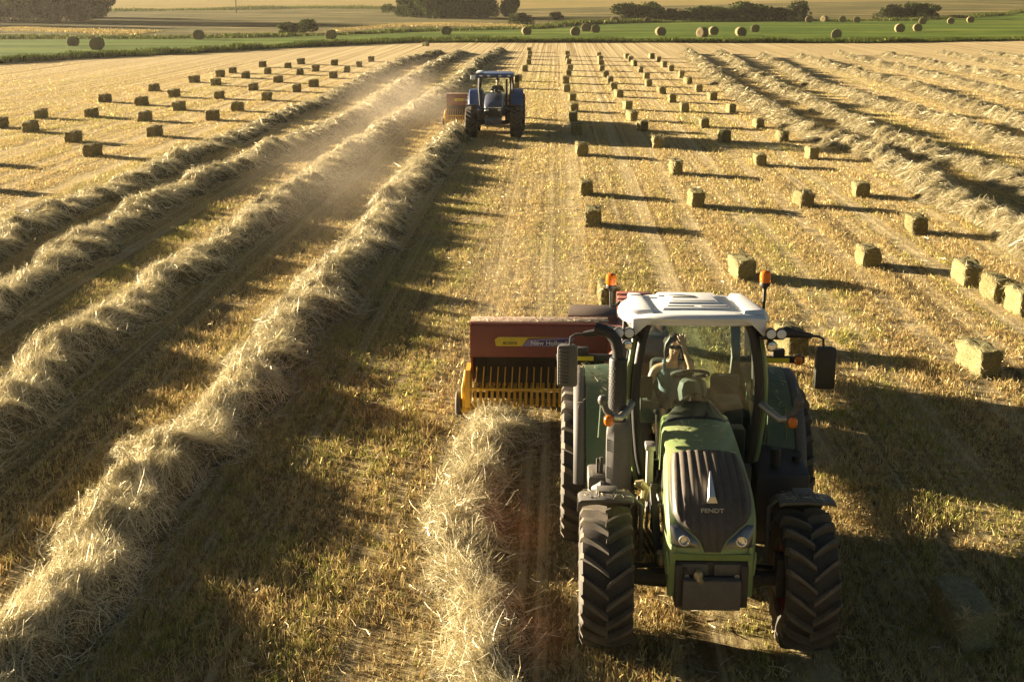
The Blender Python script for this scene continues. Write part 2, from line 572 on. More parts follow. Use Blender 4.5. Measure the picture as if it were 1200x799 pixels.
# ------------------------------------------------------------------ stubble
def stubble():
    rng = np.random.default_rng(3)
    Vs, Qs, Ts, off = [], [], [], 0
    for y0, y1, dens, hh, ww, K in ((9.5, 16, 1900, .075, .011, 3), (16, 24, 1000, .08, .014, 3), (24, 38, 720, .07, .0115, 3), (38, 62, 300, .07, .016, 2), (62, 125, 70, .07, .026, 2)):
        n = int(dens * (y1 - y0) * (y0 + y1) / 2 * .86)
        Y = y0 + (y1 - y0) * rng.random(n)
        X = (rng.random(n) - .5) * (Y * .80 + 2.)
        if y1 > 100: Y = y0 + (y1 - y0) * (1 - np.sqrt(rng.random(n))); X = (rng.random(n) - .5) * (Y * .80 + 2.)
        nt = max(1, n // 8)
        tx, ty = X[:nt], Y[:nt]
        pk = rng.integers(0, nt, n)
        cl = rng.random(n) < (.72 if y1 < 30 else .5 if y1 < 40 else .25)
        X = np.where(cl, tx[pk] + rng.normal(0, .026, n), X)
        Y = np.where(cl, ty[pk] + rng.normal(0, .026, n), Y)
        # rows of the mower and the tyre tracks thin the stubble out
        u = X * math.cos(ROW) - Y * math.sin(ROW)
        v = X * math.sin(ROW) + Y * math.cos(ROW)
        keep = vnoise(u * 2.2, v * .35, 2) * .6 + vnoise(u * 5, v * 3, 4) * .5 > .20 + .26 * rng.random(n)
        for uc in TRACKS:
            for sg in (-.98, .98):
                keep &= ~((np.abs(u - uc - sg - .05 * (vnoise(v * .5, v * 0, 3) - .5)) < .22) & (rng.random(len(u)) < .62) & (v > 17))
        st = vnoise(u * 2.6, v * .012, 31)
        keep &= rng.random(len(u)) < np.clip(.1 + 1.7 * st, 0, 1)
        X, Y, u, v = X[keep], Y[keep], u[keep], v[keep]
        n = len(X)
        hgt = hh * (.45 + .9 * rng.random(n)) * (.6 + .8 * vnoise(u * 1.1, v * .6, 9))
        az = rng.random(n) * 2 * PI
        lean = rng.random(n) ** 1.2 * .95
        dx, dy = np.cos(az) * np.sin(lean), np.sin(az) * np.sin(lean)
        dz = np.cos(lean)
        P = np.zeros((n, K, 3))
        for k in range(K):
            t = k / (K - 1)
            P[:, k, 0] = X + dx * hgt * t * (.6 + .6 * t)
            P[:, k, 1] = Y + dy * hgt * t * (.6 + .6 * t)
            P[:, k, 2] = dz * hgt * t - .004
        g = vnoise(u * .9, v * .03, 21) * .6 + vnoise(u * 1.9, v * 1.2, 22) * .4
        tr, tg = rng.random(nt), rng.random(nt)
        r1 = np.where(cl, tr[pk], rng.random(len(pk)))[keep]
        r2 = np.where(cl, tg[pk], rng.random(len(pk)))[keep]
        green = r2 < np.clip((g - np.where(Y < 19, .50, .455)) * 2.3, .04, .8)
        tint = np.where(green, .76 + .24 * r1, .70 * r1 ** .85) + rng.normal(0, .05, n)
        tint = np.clip(tint, 0, 1)
        fade = np.clip((Y - 15) / 40, 0, .8)
        tint = tint * (1 - fade) + np.where(green, .74, .50) * fade
        hgt = hgt * (1 - .45 * fade)
        V, Q, T = ribbons(P, ww * (.6 + .8 * rng.random(n)), tint, rng)
        Vs.append(V); Qs.append(Q + off); Ts.append(T); off += len(V)
    me = quads_mesh('stubble', np.concatenate(Vs), np.concatenate(Qs), [M_STUB], tint=np.concatenate(Ts))
    o = link_mesh('stubble', me)
    tag(o, 'short golden and green stubble left standing on the mown field', 'stubble', kind='stuff')


stubble()


def loose_straw():
    rng = np.random.default_rng(5)
    n = 3500
    Y = 10 + 40 * rng.random(n) ** 1.6
    X = (rng.random(n) - .5) * (Y * .8 + 2)
    az = rng.normal(0, .9, n) + PI / 2
    L = .08 + .16 * rng.random(n)
    K = 3
    P = np.zeros((n, K, 3))
    bend = rng.normal(0, .35, n)
    for k in range(K):
        t = k / (K - 1)
        P[:, k, 0] = X + np.cos(az + bend * t) * L * t
        P[:, k, 1] = Y + np.sin(az + bend * t) * L * t
        P[:, k, 2] = .03 + .05 * rng.random(n)
    V, Q, T = ribbons(P, .006 + .0003 * Y, .15 + .6 * rng.random(n), rng)
    o = link_mesh('loose_straw', quads_mesh('loose_straw', V, Q, [M_HAY], tint=T))
    tag(o, 'loose stalks of dry hay strewn over the stubble', 'straw', kind='stuff')


loose_straw()

# ------------------------------------------------------------------ windrows
def spine(px, ds):
    pts = np.array([site(*p) if len(p) == 2 else p[:2] for p in px], float)
    seg = np.r_[0, np.cumsum(np.linalg.norm(np.diff(pts, axis=0), axis=1))]
    s = np.arange(0, seg[-1], ds)
    q = np.stack([np.interp(s, seg, pts[:, 0]), np.interp(s, seg, pts[:, 1])], 1)
    k = max(3, int(2.5 / ds)) | 1
    pad = np.pad(q, ((k // 2, k // 2), (0, 0)), mode='edge')
    sm = np.stack([np.convolve(pad[:, i], np.ones(k) / k, 'valid') for i in (0, 1)], 1)
    return s, sm


def windrow(label, group, px, width, hgt, seed, dens, ds=.14, slen=.25, wid=.0068, lump=1.0, wob=1., qmax=1.25, tone=0.):
    rng = np.random.default_rng(seed)
    s, q = spine(px, ds)
    tan = np.gradient(q, axis=0)
    tan /= np.linalg.norm(tan, axis=1, keepdims=True)
    nor = np.stack([tan[:, 1], -tan[:, 0]], 1)

    def surf(S, Q):
        S = np.clip(S, 0, s[-1])
        cx, cy = np.interp(S, s, q[:, 0]), np.interp(S, s, q[:, 1])
        nx, ny = np.interp(S, s, nor[:, 0]), np.interp(S, s, nor[:, 1])
        H = hgt * (.62 + .45 * vnoise(S * .45, S * 0 + seed, 1) + lump * .62 * (vnoise(S * 1.25, S * 0, seed + 2) - .45) + lump * .4 * (vnoise(S * 2.9, S * 0, seed + 9) - .5))
        H = np.clip(H, .12 * hgt, None)
        end = np.clip(np.minimum(S, s[-1] - S) / .8, .05, 1)
        W = width * .5 * (.72 + .56 * vnoise(S * .8, S * 0, seed + 3)) * (1 + .35 * (vnoise(S * 2.3, np.sign(Q), seed + 4) - .5))
        off = wob * (.30 * (vnoise(S * .35, S * 0, seed + 5) - .5) + .26 * (vnoise(S * 1.4, S * 0, seed + 6) - .5))
        prof = np.clip(1 - np.abs(Q) ** 2.0, 0, 1) ** .75
        lum = 1 + lump * .6 * (vnoise(S * 2.6, Q * 1.6 + 9, seed + 7) - .5) + .5 * (vnoise(S * 6.5, Q * 4, seed + 8) - .5)
        d = off + Q * W
        return np.stack([cx + nx * d, cy + ny * d, H * prof * lum * end + .01], -1)

    qs = np.linspace(-1.04, 1.04, 15)
    G = surf(s[:, None] + 0 * qs[None, :], qs[None, :] + 0 * s[:, None])
    m = len(qs)
    G[:, 0, 2] = -.03; G[:, -1, 2] = -.03
    V0 = G.reshape(-1, 3)
    i = np.arange(len(s) - 1)[:, None] * m + np.arange(m - 1)[None, :]
    Q0 = np.stack([i, i + 1, i + m + 1, i + m], 2).reshape(-1, 4)
    # strands, laid over the mound
    dn = np.array([dens(y) for y in q[:, 1]])
    cum = np.r_[0, np.cumsum(dn[:-1] * np.diff(s))]
    n = int(cum[-1])
    S = np.interp(rng.random(n) * cum[-1], cum, s)
    Yq = np.interp(S, s, q[:, 1])
    scl = np.clip(Yq / 28.0, 1, 3.2)
    Qv = np.clip(rng.normal(0, .48, n), -qmax, qmax)
    L = slen * (.4 + .9 * rng.random(n)) * np.clip(scl, 1, 1.7)
    comb = (vnoise(S * 1.1, Qv * 1.2, seed + 12) - .5) * 2.6
    ph = comb + rng.normal(0, 1.25, n)
    bend = rng.normal(0, .85, n)
    K = 4
    P = np.zeros((n, K, 3))
    r0 = .01 + .05 * rng.random(n) ** 2
    r1 = rng.normal(.025, .065, n) + (rng.random(n) < .12) * .16 * rng.random(n)
    a, bq = S.copy(), Qv.copy()
    for k in range(K):
        P[:, k] = surf(a, bq)
        tt = k / (K - 1)
        P[:, k, 2] += np.maximum(r0 + r1 * tt, .004)
        an = ph + bend * tt
        a = a + np.cos(an) * L / (K - 1)
        bq = bq + np.sin(an) * L / (K - 1) / (width * .5)
    tint = np.clip(.53 + tone + .27 * rng.normal(size=n) + .25 * (vnoise(S * .9, Qv * 1.5, seed + 15) - .5), 0, 1)
    fat = np.where(rng.random(n) < .12, 1.9, 1.) * np.where(rng.random(n) < .25, .55, 1.)
    V1, Q1, T1 = ribbons(P, wid * scl * fat * (.6 + .8 * rng.random(n)), tint, rng)
    V = np.concatenate([V0, V1]); Q = np.concatenate([Q0, Q1 + len(V0)])
    mi = np.r_[np.zeros(len(Q0), int), np.ones(len(Q1), int)]
    T = np.r_[np.zeros(len(V0)), T1]
    o = link_mesh('hay_windrow', quads_mesh('hay_windrow', V, Q, [M_CORE, M_HAY], mi, T, mi == 0))
    return tag(o, label, 'windrow', group)


GW = 'windrows of raked hay'
dn_near = lambda y: float(np.interp(y, [8, 14, 22, 35, 60, 130], [3400, 3200, 1800, 700, 200, 60]))
dn_right = lambda y: float(np.interp(y, [20, 40, 60, 90, 140], [1800, 1100, 560, 260, 140]))
windrow('outermost raked hay windrow bordering the baled stubble on the left', GW,
        [(-200, 400), (-60, 322), (0, 287), (75, 252), (200, 196), (300, 152), (400, 111), (433, 91), (473, 73), (517, 62)], 1.3, .32, 31, dn_near)
windrow('hay windrow second from the left, ending beyond the blue tractor', GW,
        [(-200, 490), (-80, 410), (0, 356), (100, 296), (175, 246), (280, 196), (350, 166), (400, 147), (450, 117), (510, 77), (543, 62)], 1.3, .33, 32, dn_near)
windrow('hay windrow third from the left, running up beside the blue tractor', GW,
        [(-160, 640), (-60, 540), (0, 487), (75, 424), (165, 350), (240, 310), (280, 277), (350, 226), (400, 188), (450, 151), (500, 123), (540, 93), (567, 70), (587, 60)], 1.32, .345, 33, dn_near)
windrow('thick hay windrow leading to the pickup of the far baler', GW,
        [(-110, 890), (0, 800), (57, 748), (113, 650), (170, 580), (227, 515), (283, 476), (312, 438), (348, 381), (388, 330), (440, 275), (480, 217), (520, 170), (541, 153)], 1.32, .35, 34, dn_near)
windrow('loose hay windrow leading to the pickup of the near red baler', GW,
        [(610, 900), (572, 799), (545, 740), (540, 680), (548, 620), (562, 560), (577, 515), (592, 482)], 0.82, .20, 35, lambda y: 2300, lump=1.1, wob=.7, qmax=1.1)
RW = [('broad hay windrow beside the outermost row of square bales', [(807, 63), (850, 100), (900, 133), (960, 163), (1007, 180), (1050, 197), (1120, 240), (1200, 290), (1300, 350)], 1.4, .38),
      ('hay windrow directly right of the broad one by the square bales', [(843, 63), (883, 90), (967, 133), (1033, 163), (1133, 197), (1250, 240)], 1.2, .37),
      ('hay windrow third from the square bales on the right side', [(893, 67), (960, 103), (1040, 128), (1117, 147), (1167, 167), (1240, 192)], 1.1, .35),
      ('hay windrow fourth from the square bales on the right side', [(933, 67), (987, 83), (1053, 100), (1100, 115), (1150, 133), (1260, 168)], 1.1, .35),
      ('hay windrow fifth from the square bales on the right side', [(980, 64), (1033, 78), (1100, 93), (1167, 110), (1280, 138)], 1.05, .33),
      ('hay windrow sixth from the square bales, near the right margin', [(1033, 65), (1110, 80), (1200, 98), (1290, 117)], 1.05, .33),
      ('short far windrow next to last at the field corner', [(1100, 64), (1150, 73), (1200, 83), (1290, 101)], 1.05, .33),
      ('last windrow of all at the far right field corner', [(1150, 63), (1210, 72), (1290, 86)], 1.05, .32)]
for k, (lb, px, w, h) in enumerate(RW):
    windrow(lb, GW, px, w, h, 50 + k, dn_right, .2, .34, .0052, 1.0, 1., 1.0, -.14)

# ------------------------------------------------------------------ small square bales
def bale_mesh(seed, fuzz=420):
    rng = np.random.default_rng(seed)
    L, W, H = .94, .385, .465
    bm = bmesh.new()
    bmesh.ops.create_cube(bm, size=1.0)
    for v in bm.verts: v.co = Vector((v.co.x * W, v.co.y * L, (v.co.z + .5) * H))
    bmesh.ops.bevel(bm, geom=list(bm.edges), offset=.035, segments=2, affect='EDGES', profile=.5)
    bmesh.ops.triangulate(bm, faces=bm.faces)
    bmesh.ops.subdivide_edges(bm, edges=bm.edges, cuts=3, use_grid_fill=True)
    bm.verts.ensure_lookup_table()
    C = np.array([v.co[:] for v in bm.verts])
    n1 = vnoise(C[:, 0] * 6 + C[:, 2] * 5, C[:, 1] * 6 + seed, seed) - .5
    n2 = vnoise(C[:, 0] * 17 + C[:, 2] * 13, C[:, 1] * 15, seed + 1) - .5
    flake = vnoise(C[:, 1] * 11, C[:, 1] * 0, seed + 2) - .5
    twine = np.exp(-((np.abs(C[:, 0]) - .12) / .02) ** 2) * (C[:, 2] > .05)
    d = .085 * n1 + .055 * n2 + .06 * flake - .016 * twine
    skew = .05 * (rng.random() - .5)
    for v, dd in zip(bm.verts, d):
        c = Vector((0, v.co.y * .75, H / 2))
        v.co = v.co + (v.co - c).normalized() * float(dd)
        v.co.x += skew * (v.co.z / H)
        v.co.z = max(v.co.z, -.01)
    me0 = bpy.data.meshes.new('tmp'); bm.to_mesh(me0); bm.free()
    nv = len(me0.vertices)
    V = [v.co[:] for v in me0.vertices]
    F = [list(p.vertices) for p in me0.polygons]
    MI = [0] * len(F)
    N = [v.normal[:] for v in me0.vertices]
    bpy.data.meshes.remove(me0)
    pick = rng.integers(0, nv, fuzz)
    for i in pick:
        p = Vector(V[i]); nn = Vector(N[i])
        if p.z < .02: continue
        t = Vector(rng.normal(size=3)); t = (t - nn * t.dot(nn)).normalized()
        ln = .05 + .12 * rng.random()
        a = p + nn * .004
        b = p + t * ln * .6 + nn * (.012 + .03 * rng.random())
        c = p + t * ln + nn * (.005 + .05 * rng.random())
        s = nn.cross(t) * .0035
        b0 = len(V)
        V.extend([tuple(a - s), tuple(a + s), tuple(b - s), tuple(b + s), tuple(c)])
        F.append([b0, b0 + 1, b0 + 3, b0 + 2]); F.append([b0 + 2, b0 + 3, b0 + 4]); MI += [1, 1]
    me = bpy.data.meshes.new('hay_bale')
    me.from_pydata(V, [], F)
    me.materials.append(M_BALE); me.materials.append(M_HAY)
    me.polygons.foreach_set('material_index', MI)
    me.polygons.foreach_set('use_smooth', [m == 0 for m in MI])
    a = me.attributes.new('tint', 'FLOAT', 'POINT')
    a.data.foreach_set('value', np.r_[np.zeros(nv), .55 * rng.random(len(V) - nv)].astype(np.float32))
    me.update()
    return me


BALES = [bale_mesh(100 + k) for k in range(5)]
ORD = ['nearest', 'second', 'third', 'fourth', 'fifth', 'sixth', 'seventh', 'eighth', 'ninth', 'tenth', 'eleventh', 'twelfth', 'thirteenth', 'fourteenth', 'fifteenth', 'sixteenth', 'seventeenth', 'eighteenth', 'nineteenth', 'twentieth']
n_bale = 0
SHADE_LIFTED = {(1130, 742)}  # bale in the tractor's shadow, given the brightened hay colour


def bale(px, label, group, yaw=0., jit=8., scale=1.0):
    global n_bale
    me = BALES[n_bale % len(BALES)]
    n_bale += 1
    o = bpy.data.objects.new('hay_bale', me)
    COL.objects.link(o)
    x, y = site(*px)
    o.location = (x, y, -.01)
    o.rotation_euler = (random.uniform(-.035, .035), random.uniform(-.05, .05), math.radians(yaw + random.uniform(-jit, jit) + random.choice((0, 180))))
    o.scale = (scale * random.uniform(.95, 1.06), scale * random.uniform(.84, 1.08), scale * random.uniform(.95, 1.08))
    if px in SHADE_LIFTED:
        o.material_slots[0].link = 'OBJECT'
        o.material_slots[0].material = M_BALE_LIFTED
    return tag(o, label, 'hay bale', group)


ROWS = [
    ('column just right of the blue tractor', 0,
     [(604.7, 104), (608, 95.5), (615.5, 84), (619.6, 76), (620, 70), (620.5, 66), (620, 61.5)]),
    ('column ending at the left amber beacon', 0,
     [(713, 358), (695, 264), (687, 228), (681, 182), (675.5, 158), (672, 142.5), (673, 131), (670, 119), (664, 108), (663, 98), (666, 89.5), (668, 83), (666, 75.5), (664, 71), (665, 66)]),
    ('column passing behind the right amber beacon', -1,
     [(925, 411), (868, 324), (815, 242), (792, 204), (769, 173), (753, 153.5), (741, 141.5), (735, 129), (725, 114), (720, 106), (715, 98), (710, 90.5), (705, 83.5), (704, 76.5), (703, 71.7), (702, 67.5)]),
    ('second column from the broad right windrow', -2,
     [(1130, 742), (1146, 434), (1016, 311), (940, 241), (890.5, 194), (848, 166), (825, 149.5), (802, 131.5), (787, 120), (775, 110), (760, 101.5), (757.5, 93), (750.5, 85), (743, 77.5), (739, 72), (734, 68.7)]),
    ('column hugging the broad right windrow', -3,
     [(1196, 366), (1166, 350), (1131, 331), (1073, 272.5), (1007, 230), (951, 186), (916, 166), (888, 150), (856, 132), (833.6, 117.5), (818.7, 107.5), (806, 99), (798, 91.5), (786.5, 83.5), (778, 79), (771.5, 72.8), (763, 68.7)]),
    ('left row closest to the windrows', 9,
     [(-25, 222), (109, 183), (181.5, 160), (249.5, 141), (279, 130.5), (312.5, 118), (348, 108), (368, 102), (391, 92), (406, 85), (421, 79), (435, 72.5)]),
    ('left row second from the windrows', 9,
     [(-25, 192), (86, 166.5), (169, 142), (210, 129.5), (257.5, 116), (297, 106), (326, 97), (351, 88), (370, 84), (392, 77)]),
    ('left row third from the windrows', 9,
     [(36, 155), (108, 137.5), (167, 123.5), (204.5, 114), (253, 100.5), (288, 92), (314, 87), (338, 80), (353, 75.5)]),
    ('left row farthest from the windrows', 9,
     [(1, 150), (48.5, 139), (123, 120), (180, 107), (228, 97), (258, 90.5), (273, 86), (308, 79)]),
]
SPECIAL = {(1130, 742): 'hay bale lying in the shadow right of the front tractor wheel',
           (1146, 434): 'big looking hay bale with lit end at the right shadow edge',
           (713, 358): 'shaded hay bale partly hidden behind the left amber beacon',
           (925, 411): 'hay bale mostly hidden behind the right mirror arm',
           (1131, 331): 'ragged hay bale touching another bale beside the broad windrow'}
for nm, yaw, lst in ROWS:
    for k, p in enumerate(lst):
        if k >= len(ORD): break
        lb = SPECIAL.get(p) or 'square hay bale, %s in the %s' % (ORD[k], nm)
        bale(p, lb, 'small square hay bales', -yaw, 7, 1.0)
bale((499, 54.5), 'lone small bale beyond the windrow ends near the green meadow', 'small square hay bales', 60)

# ------------------------------------------------------------------ round bales on the meadow
def round_mesh(seed):
    rng = np.random.default_rng(seed)
    R, L, n, m = .90, 1.45, 40, 12
    V, Q = [], []
    prof = [(0.02, -L / 2 + .05), (R * .5, -L / 2 + .02), (R * .93, -L / 2), (R, -L / 2 + .06)] + [(R, -L / 2 + .06 + (L - .12) * k / 7) for k in range(1, 8)] + [(R * .93, L / 2), (R * .5, L / 2 - .02), (.02, L / 2 - .05)]
    mb = MB()
    rings = []
    for j, (r, a) in enumerate(prof):
        ring = []
        for k in range(n):
            th = 2 * PI * k / n
            rr = r * (1 + .035 * math.sin(th * 2 + seed) + .03 * (rng.random() - .5) + (.02 * math.sin(th * 9 + j)))
            z = rr * math.sin(th)
            if z < -R * .86: z = -R * .86
            ring.append((rr * math.cos(th), a + .03 * (rng.random() - .5), z + R * .86))
        rings.append(ring)
    mb.loft(rings)
    o = mb.build('round_bale', M_ROUND, ang=60)
    me = o.data
    bpy.data.objects.remove(o)
    return me


ROUND = [round_mesh(k) for k in range(3)]
RB = [(86, 54, 0, 'round bale at the far left, smaller of the left pair'), (114, 58.5, 10, 'round bale at the far left, larger of the left pair'),
      (233, 46.5, 0, 'round bale in the dark band between the left pair and the trees'), (388, 46, -10, 'round bale with only a thin lit crescent, left of the blue tractor'),
      (523, 41, -10, 'round bale just beyond the blue tractor roof'), (617, 41, 5, 'dark round bale under the lone round bush'),
      (674, 42, 5, 'dark round bale left below the touching pair'), (687, 37, -20, 'left bale of the touching pair of round bales'),
      (698, 38.5, -10, 'right bale of the touching pair of round bales'), (720, 27.5, -25, 'small round bale in front of the left bush end'),
      (759, 27, -10, 'small pale round bale under the paired bushes'), (774, 42, 5, 'dark round bale alone on the striped meadow'),
      (823, 43.5, -40, 'wide sunlit round bale overlapping a dark one'), (836, 41, 5, 'dark round bale behind the wide sunlit one'),
      (868, 42.5, 3, 'round bale showing a dark face, left of a smaller lit one'), (885, 38, -12, 'round bale lit on its left edge, up beside the dark faced one'),
      (926, 25.5, -15, 'round bale at the right end of the long hedge'), (948, 27, -15, 'round bale left of the smallest one in the back row'),
      (966, 26, -40, 'smallest round bale in the back row'), (987, 26.5, -15, 'round bale right of the smallest one in the back row'),
      (1004, 27, -25, 'round bale last in the back row by the dark bush'), (980, 45.5, -12, 'largest looking round bale on the right meadow'),
      (1054, 38, -5, 'round bale lower left of the bale pair by the bush'), (1075, 37, -12, 'front one of the two round bales lined up by the bush'),
      (1081, 29, -20, 'round bale peeping out from behind another by the bush'), (1114, 28.5, -14, 'left one of the two rightmost round bales'),
      (1137, 27, -14, 'right one of the two rightmost round bales')]
for k, (px, py, yaw, lb) in enumerate(RB):
    o = bpy.data.objects.new('round_bale', ROUND[k % 3])
    COL.objects.link(o)
    x, y = site(px, py)
    o.location = (x, y, float(height(x, y)) - .03)
    o.rotation_euler = (0, 0, math.radians(yaw - 4 + (k % 3) * 4))
    sc = (1.0 + .05 * ((k * 7) % 5 - 2) / 2) * {0: .70, 1: .84, 2: .74}.get(k, .75)
    o.scale = (sc, sc, sc)
    tag(o, lb, 'round bale', 'round bales on the meadow')

# ------------------------------------------------------------------ grass verge, trees, bushes
def verge():
    rng = np.random.default_rng(17)
    n = 60000
    X = rng.uniform(-75, 95, n)
    Y = f_edge(X) + rng.uniform(-.3, 5.0, n) + 1.2 * (vnoise(X * .3, X * 0, 3) - .5)
    K = 3
    hgt = (.18 + .42 * rng.random(n)) * (.5 + .9 * vnoise(X * .25, Y * .4, 6))
    az = rng.random(n) * 2 * PI
    P = np.zeros((n, K, 3))
    for k in range(K):
        t = k / (K - 1)
        P[:, k, 0] = X + np.cos(az) * hgt * .45 * t * t
        P[:, k, 1] = Y + np.sin(az) * hgt * .45 * t * t
        P[:, k, 2] = hgt * t
    V, Q, T = ribbons(P, .07 + .07 * rng.random(n), np.clip(rng.random(n) ** 1.3 * .8 + .2 * vnoise(X * .1, Y * .1, 8), 0, 1), rng)
    o = link_mesh('grass_verge', quads_mesh('grass_verge', V, Q, [M_VERGE], tint=T))
    tag(o, 'strip of tall green grass between the stubble and the meadow', 'grass', kind='stuff')


verge()
M_LEAF = straw('leaf', [(0., (.016, .026, .006)), (.5, (.038, .058, .012)), (1., (.08, .10, .022))], .32)
M_LEAF2 = straw('grey_leaf', [(0., (.03, .038, .014)), (.5, (.06, .072, .025)), (1., (.10, .11, .045))], .3)
M_BARK = plain('bark', (.10, .075, .05), .95)


def crown_mesh(seed, rx, ry, z0, z1, n, leaf, mat, lobes=7, top=.78):
    rng = np.random.default_rng(seed)
    cen = np.stack([rng.normal(0, rx * .42, lobes), rng.normal(0, ry * .42, lobes), z0 + (z1 - z0) * (.06 + top * rng.random(lobes))], 1)
    cen[0] = (0, 0, z0 + (z1 - z0) * .62)
    rad = (.32 + .3 * rng.random(lobes)) * min(rx, (z1 - z0) * .55)
    pick = rng.integers(0, lobes, n)
    d = rng.normal(size=(n, 3)); d /= np.linalg.norm(d, axis=1, keepdims=True)
    r = rad[pick] * (.35 + .7 * rng.random(n) ** .5)
    P = cen[pick] + d * r[:, None] * np.array([1.1, 1.1, .9])
    P[:, 2] = np.clip(P[:, 2], z0 * .6, z1)
    a = rng.normal(size=(n, 3)); a /= np.linalg.norm(a, axis=1, keepdims=True)
    b = np.cross(a, rng.normal(size=(n, 3))); b /= np.linalg.norm(b, axis=1, keepdims=True)
    s = leaf * (.5 + .9 * rng.random(n))[:, None]
    V = np.stack([P - a * s, P - b * s * .6, P + a * s, P + b * s * .6], 1).reshape(-1, 3)
    Q = np.arange(n * 4).reshape(-1, 4)
    tint = np.clip(rng.normal(.45, .2, n) + .5 * (rng.random(lobes)[pick] - .5), 0, 1)
    return quads_mesh('crown', V, Q, [mat], tint=np.repeat(tint, 4))


def plant_proto(kind, seed):
    mb = MB()
    if kind == 'tree':
        cm = crown_mesh(seed, 3.2, 3.2, .1, 9.5, 5200, .34, M_LEAF, 22)
        mb.tube([(0, 0, -.2), (.1, 0, 2), (-.05, .1, 4.5), (.1, 0, 7.5)], [.28, .22, .16, .05], 7)
        for k in range(4):
            a = k * 1.7 + seed
            mb.tube([(0, 0, 2.2 + k * .8), (math.cos(a) * 1.0, math.sin(a) * 1.0, 3.6 + k * .8), (math.cos(a) * 1.7, math.sin(a) * 1.7, 5 + k * .7)], [.12, .08, .03], 5)
    else:
        cm = crown_mesh(seed, 2.1, 1.7, .05, 3.6, 2200, .21, M_LEAF if kind == 'bush' else M_LEAF2, 13, .55)
        for k in range(4):
            a = k * 1.6 + seed
            mb.tube([(0, 0, -.2), (math.cos(a) * .4, math.sin(a) * .4, 1.0), (math.cos(a) * .9, math.sin(a) * .9, 2.2)], [.09, .06, .02], 5)
    o2 = mb.build('trunk', M_BARK)
    tm = o2.data
    bpy.data.objects.remove(o2)
    return cm, tm


PROTO = {k: [plant_proto(k, 200 + 10 * i + len(k)) for i in range(3)] for k in ('tree', 'bush', 'greybush')}
n_pl = 0


def plant(kind, px, py, w, h, label, group=None, xy=None):
    """w, h in metres"""
    global n_pl
    n_pl += 1
    x, y = xy if xy else site(px, py)
    cm, tm = PROTO[kind][n_pl % 3]
    r = empty('tree' if kind == 'tree' else 'bush', (x, y, float(height(x, y))), n_pl * 1.3)
    bw, bh = (6.6, 9.5) if kind == 'tree' else (3.5, 3.6)
    r.scale = (w / bw, w / bw, h / bh)
    tag(r, label, 'tree' if kind == 'tree' else 'bush', group)
    link_mesh('crown', cm, r)
    link_mesh('trunk', tm, r)


# clump of tall trees behind the blue tractor
for k, (px, py, w, h, lb) in enumerate([(474, 20, 7, 7.5, 'short spreading tree at the left end of the middle clump'), (492, 21, 7.5, 10, 'tree second from left in the middle clump, paler leaves'), (508, 22, 7, 11, 'tree third from left in the middle clump'),
                                        (523, 22, 7, 12, 'dark tree at the centre of the middle clump'), (541, 21, 8, 12, 'broad dark tree right of centre in the middle clump'), (557, 21, 7, 11, 'tree with gaps low in its crown, middle clump'),
                                        (573, 20, 6, 10, 'tree next to last in the middle clump'), (598, 20, 4.6, 11, 'slim tree standing apart at the right end of the middle clump')]):
    plant('tree', px, py, w, h, lb, 'clump of trees in the middle distance')
# dark wood on the left, running on out of the frame: its shadow lies over the pasture
for k, (px, py, w, h, lb) in enumerate([(6, 27, 9, 13, 'shaded tree at the left margin of the dark wood'), (30, 26, 9, 14, 'shaded tree beside the one at the left margin'), (54, 26, 9, 13, 'shaded tree in the middle of the dark left wood'),
                                        (78, 25, 9, 14, 'shaded tree right of the middle of the dark left wood'), (98, 24, 8, 12, 'shaded tree next to last in the dark left wood'), (113, 22, 6.5, 9, 'smallest shaded tree ending the dark left wood')]):
    plant('tree', px, py, w, h, lb, 'dark wood on the left')
for k, (X, Y) in enumerate([(-122, 262), (-130, 300), (-137, 275), (-145, 240), (-150, 318), (-160, 285), (-128, 330), (-118, 285), (-165, 225), (-140, 345)]):
    plant('tree', 0, 0, 9, 13, 'dark tree of the wood beyond the left margin', 'wood outside the left margin', (X, Y))
# bushes
BU = [('bush', 737, 25, 5.2, 4.6, 'left bush of the tall pair above the small pale bale'), ('bush', 764, 25, 6, 5.0, 'right bush of the tall pair above the small pale bale'), ('greybush', 786, 25, 4, 3.0, 'low grey bush right of the tall pair'), ('greybush', 802, 25, 4, 2.6, 'low grey bush left of the long dark hedge'),
      ('bush', 822, 25, 5.5, 4.0, 'dark bush beginning the long hedge row'), ('bush', 838, 25, 4.5, 3.6, 'dark bush second in the long hedge row'), ('greybush', 852, 25, 4, 3.4, 'bush with pale top in the long hedge row'), ('bush', 873, 24.5, 6.5, 5.0, 'tallest bush of the long hedge row'),
      ('bush', 893, 25, 5, 3.6, 'dark bush right of the tallest in the hedge row'), ('bush', 910, 25, 5.5, 3.4, 'low dark bush near the hedge row end'), ('greybush', 936, 23, 5.5, 4.8, 'grey green bush ending the hedge row'),
      ('greybush', 1042, 22.5, 4.6, 3.8, 'pale bush left of the dark one above the bale pair'), ('bush', 1066, 22.5, 5.2, 4.4, 'dark bush above the bale pair'), ('bush', 1084, 21, 5.2, 4.2, 'dark bush merging into the one above the bale pair'),
      ('greybush', 612, 29, 3.6, 2.6, 'lone rounded bush below the tree clump'), ('bush', 654, 24, 2.6, 2.2, 'small dark bush in the dry pasture'), ('bush', 339, 40, 2.6, 2.2, 'left bush of the shaded pair in the dust'), ('bush', 357, 39, 3.0, 2.4, 'right bush of the shaded pair in the dust')]
for kd, px, py, w, h, lb in BU:
    plant(kd, px, py, w, h, lb, 'bushes along the meadow')


M_DRYG = straw('dry_grass', [(0., (.10, .09, .03)), (.5, (.30, .22, .08)), (1., (.48, .37, .17))], .3)


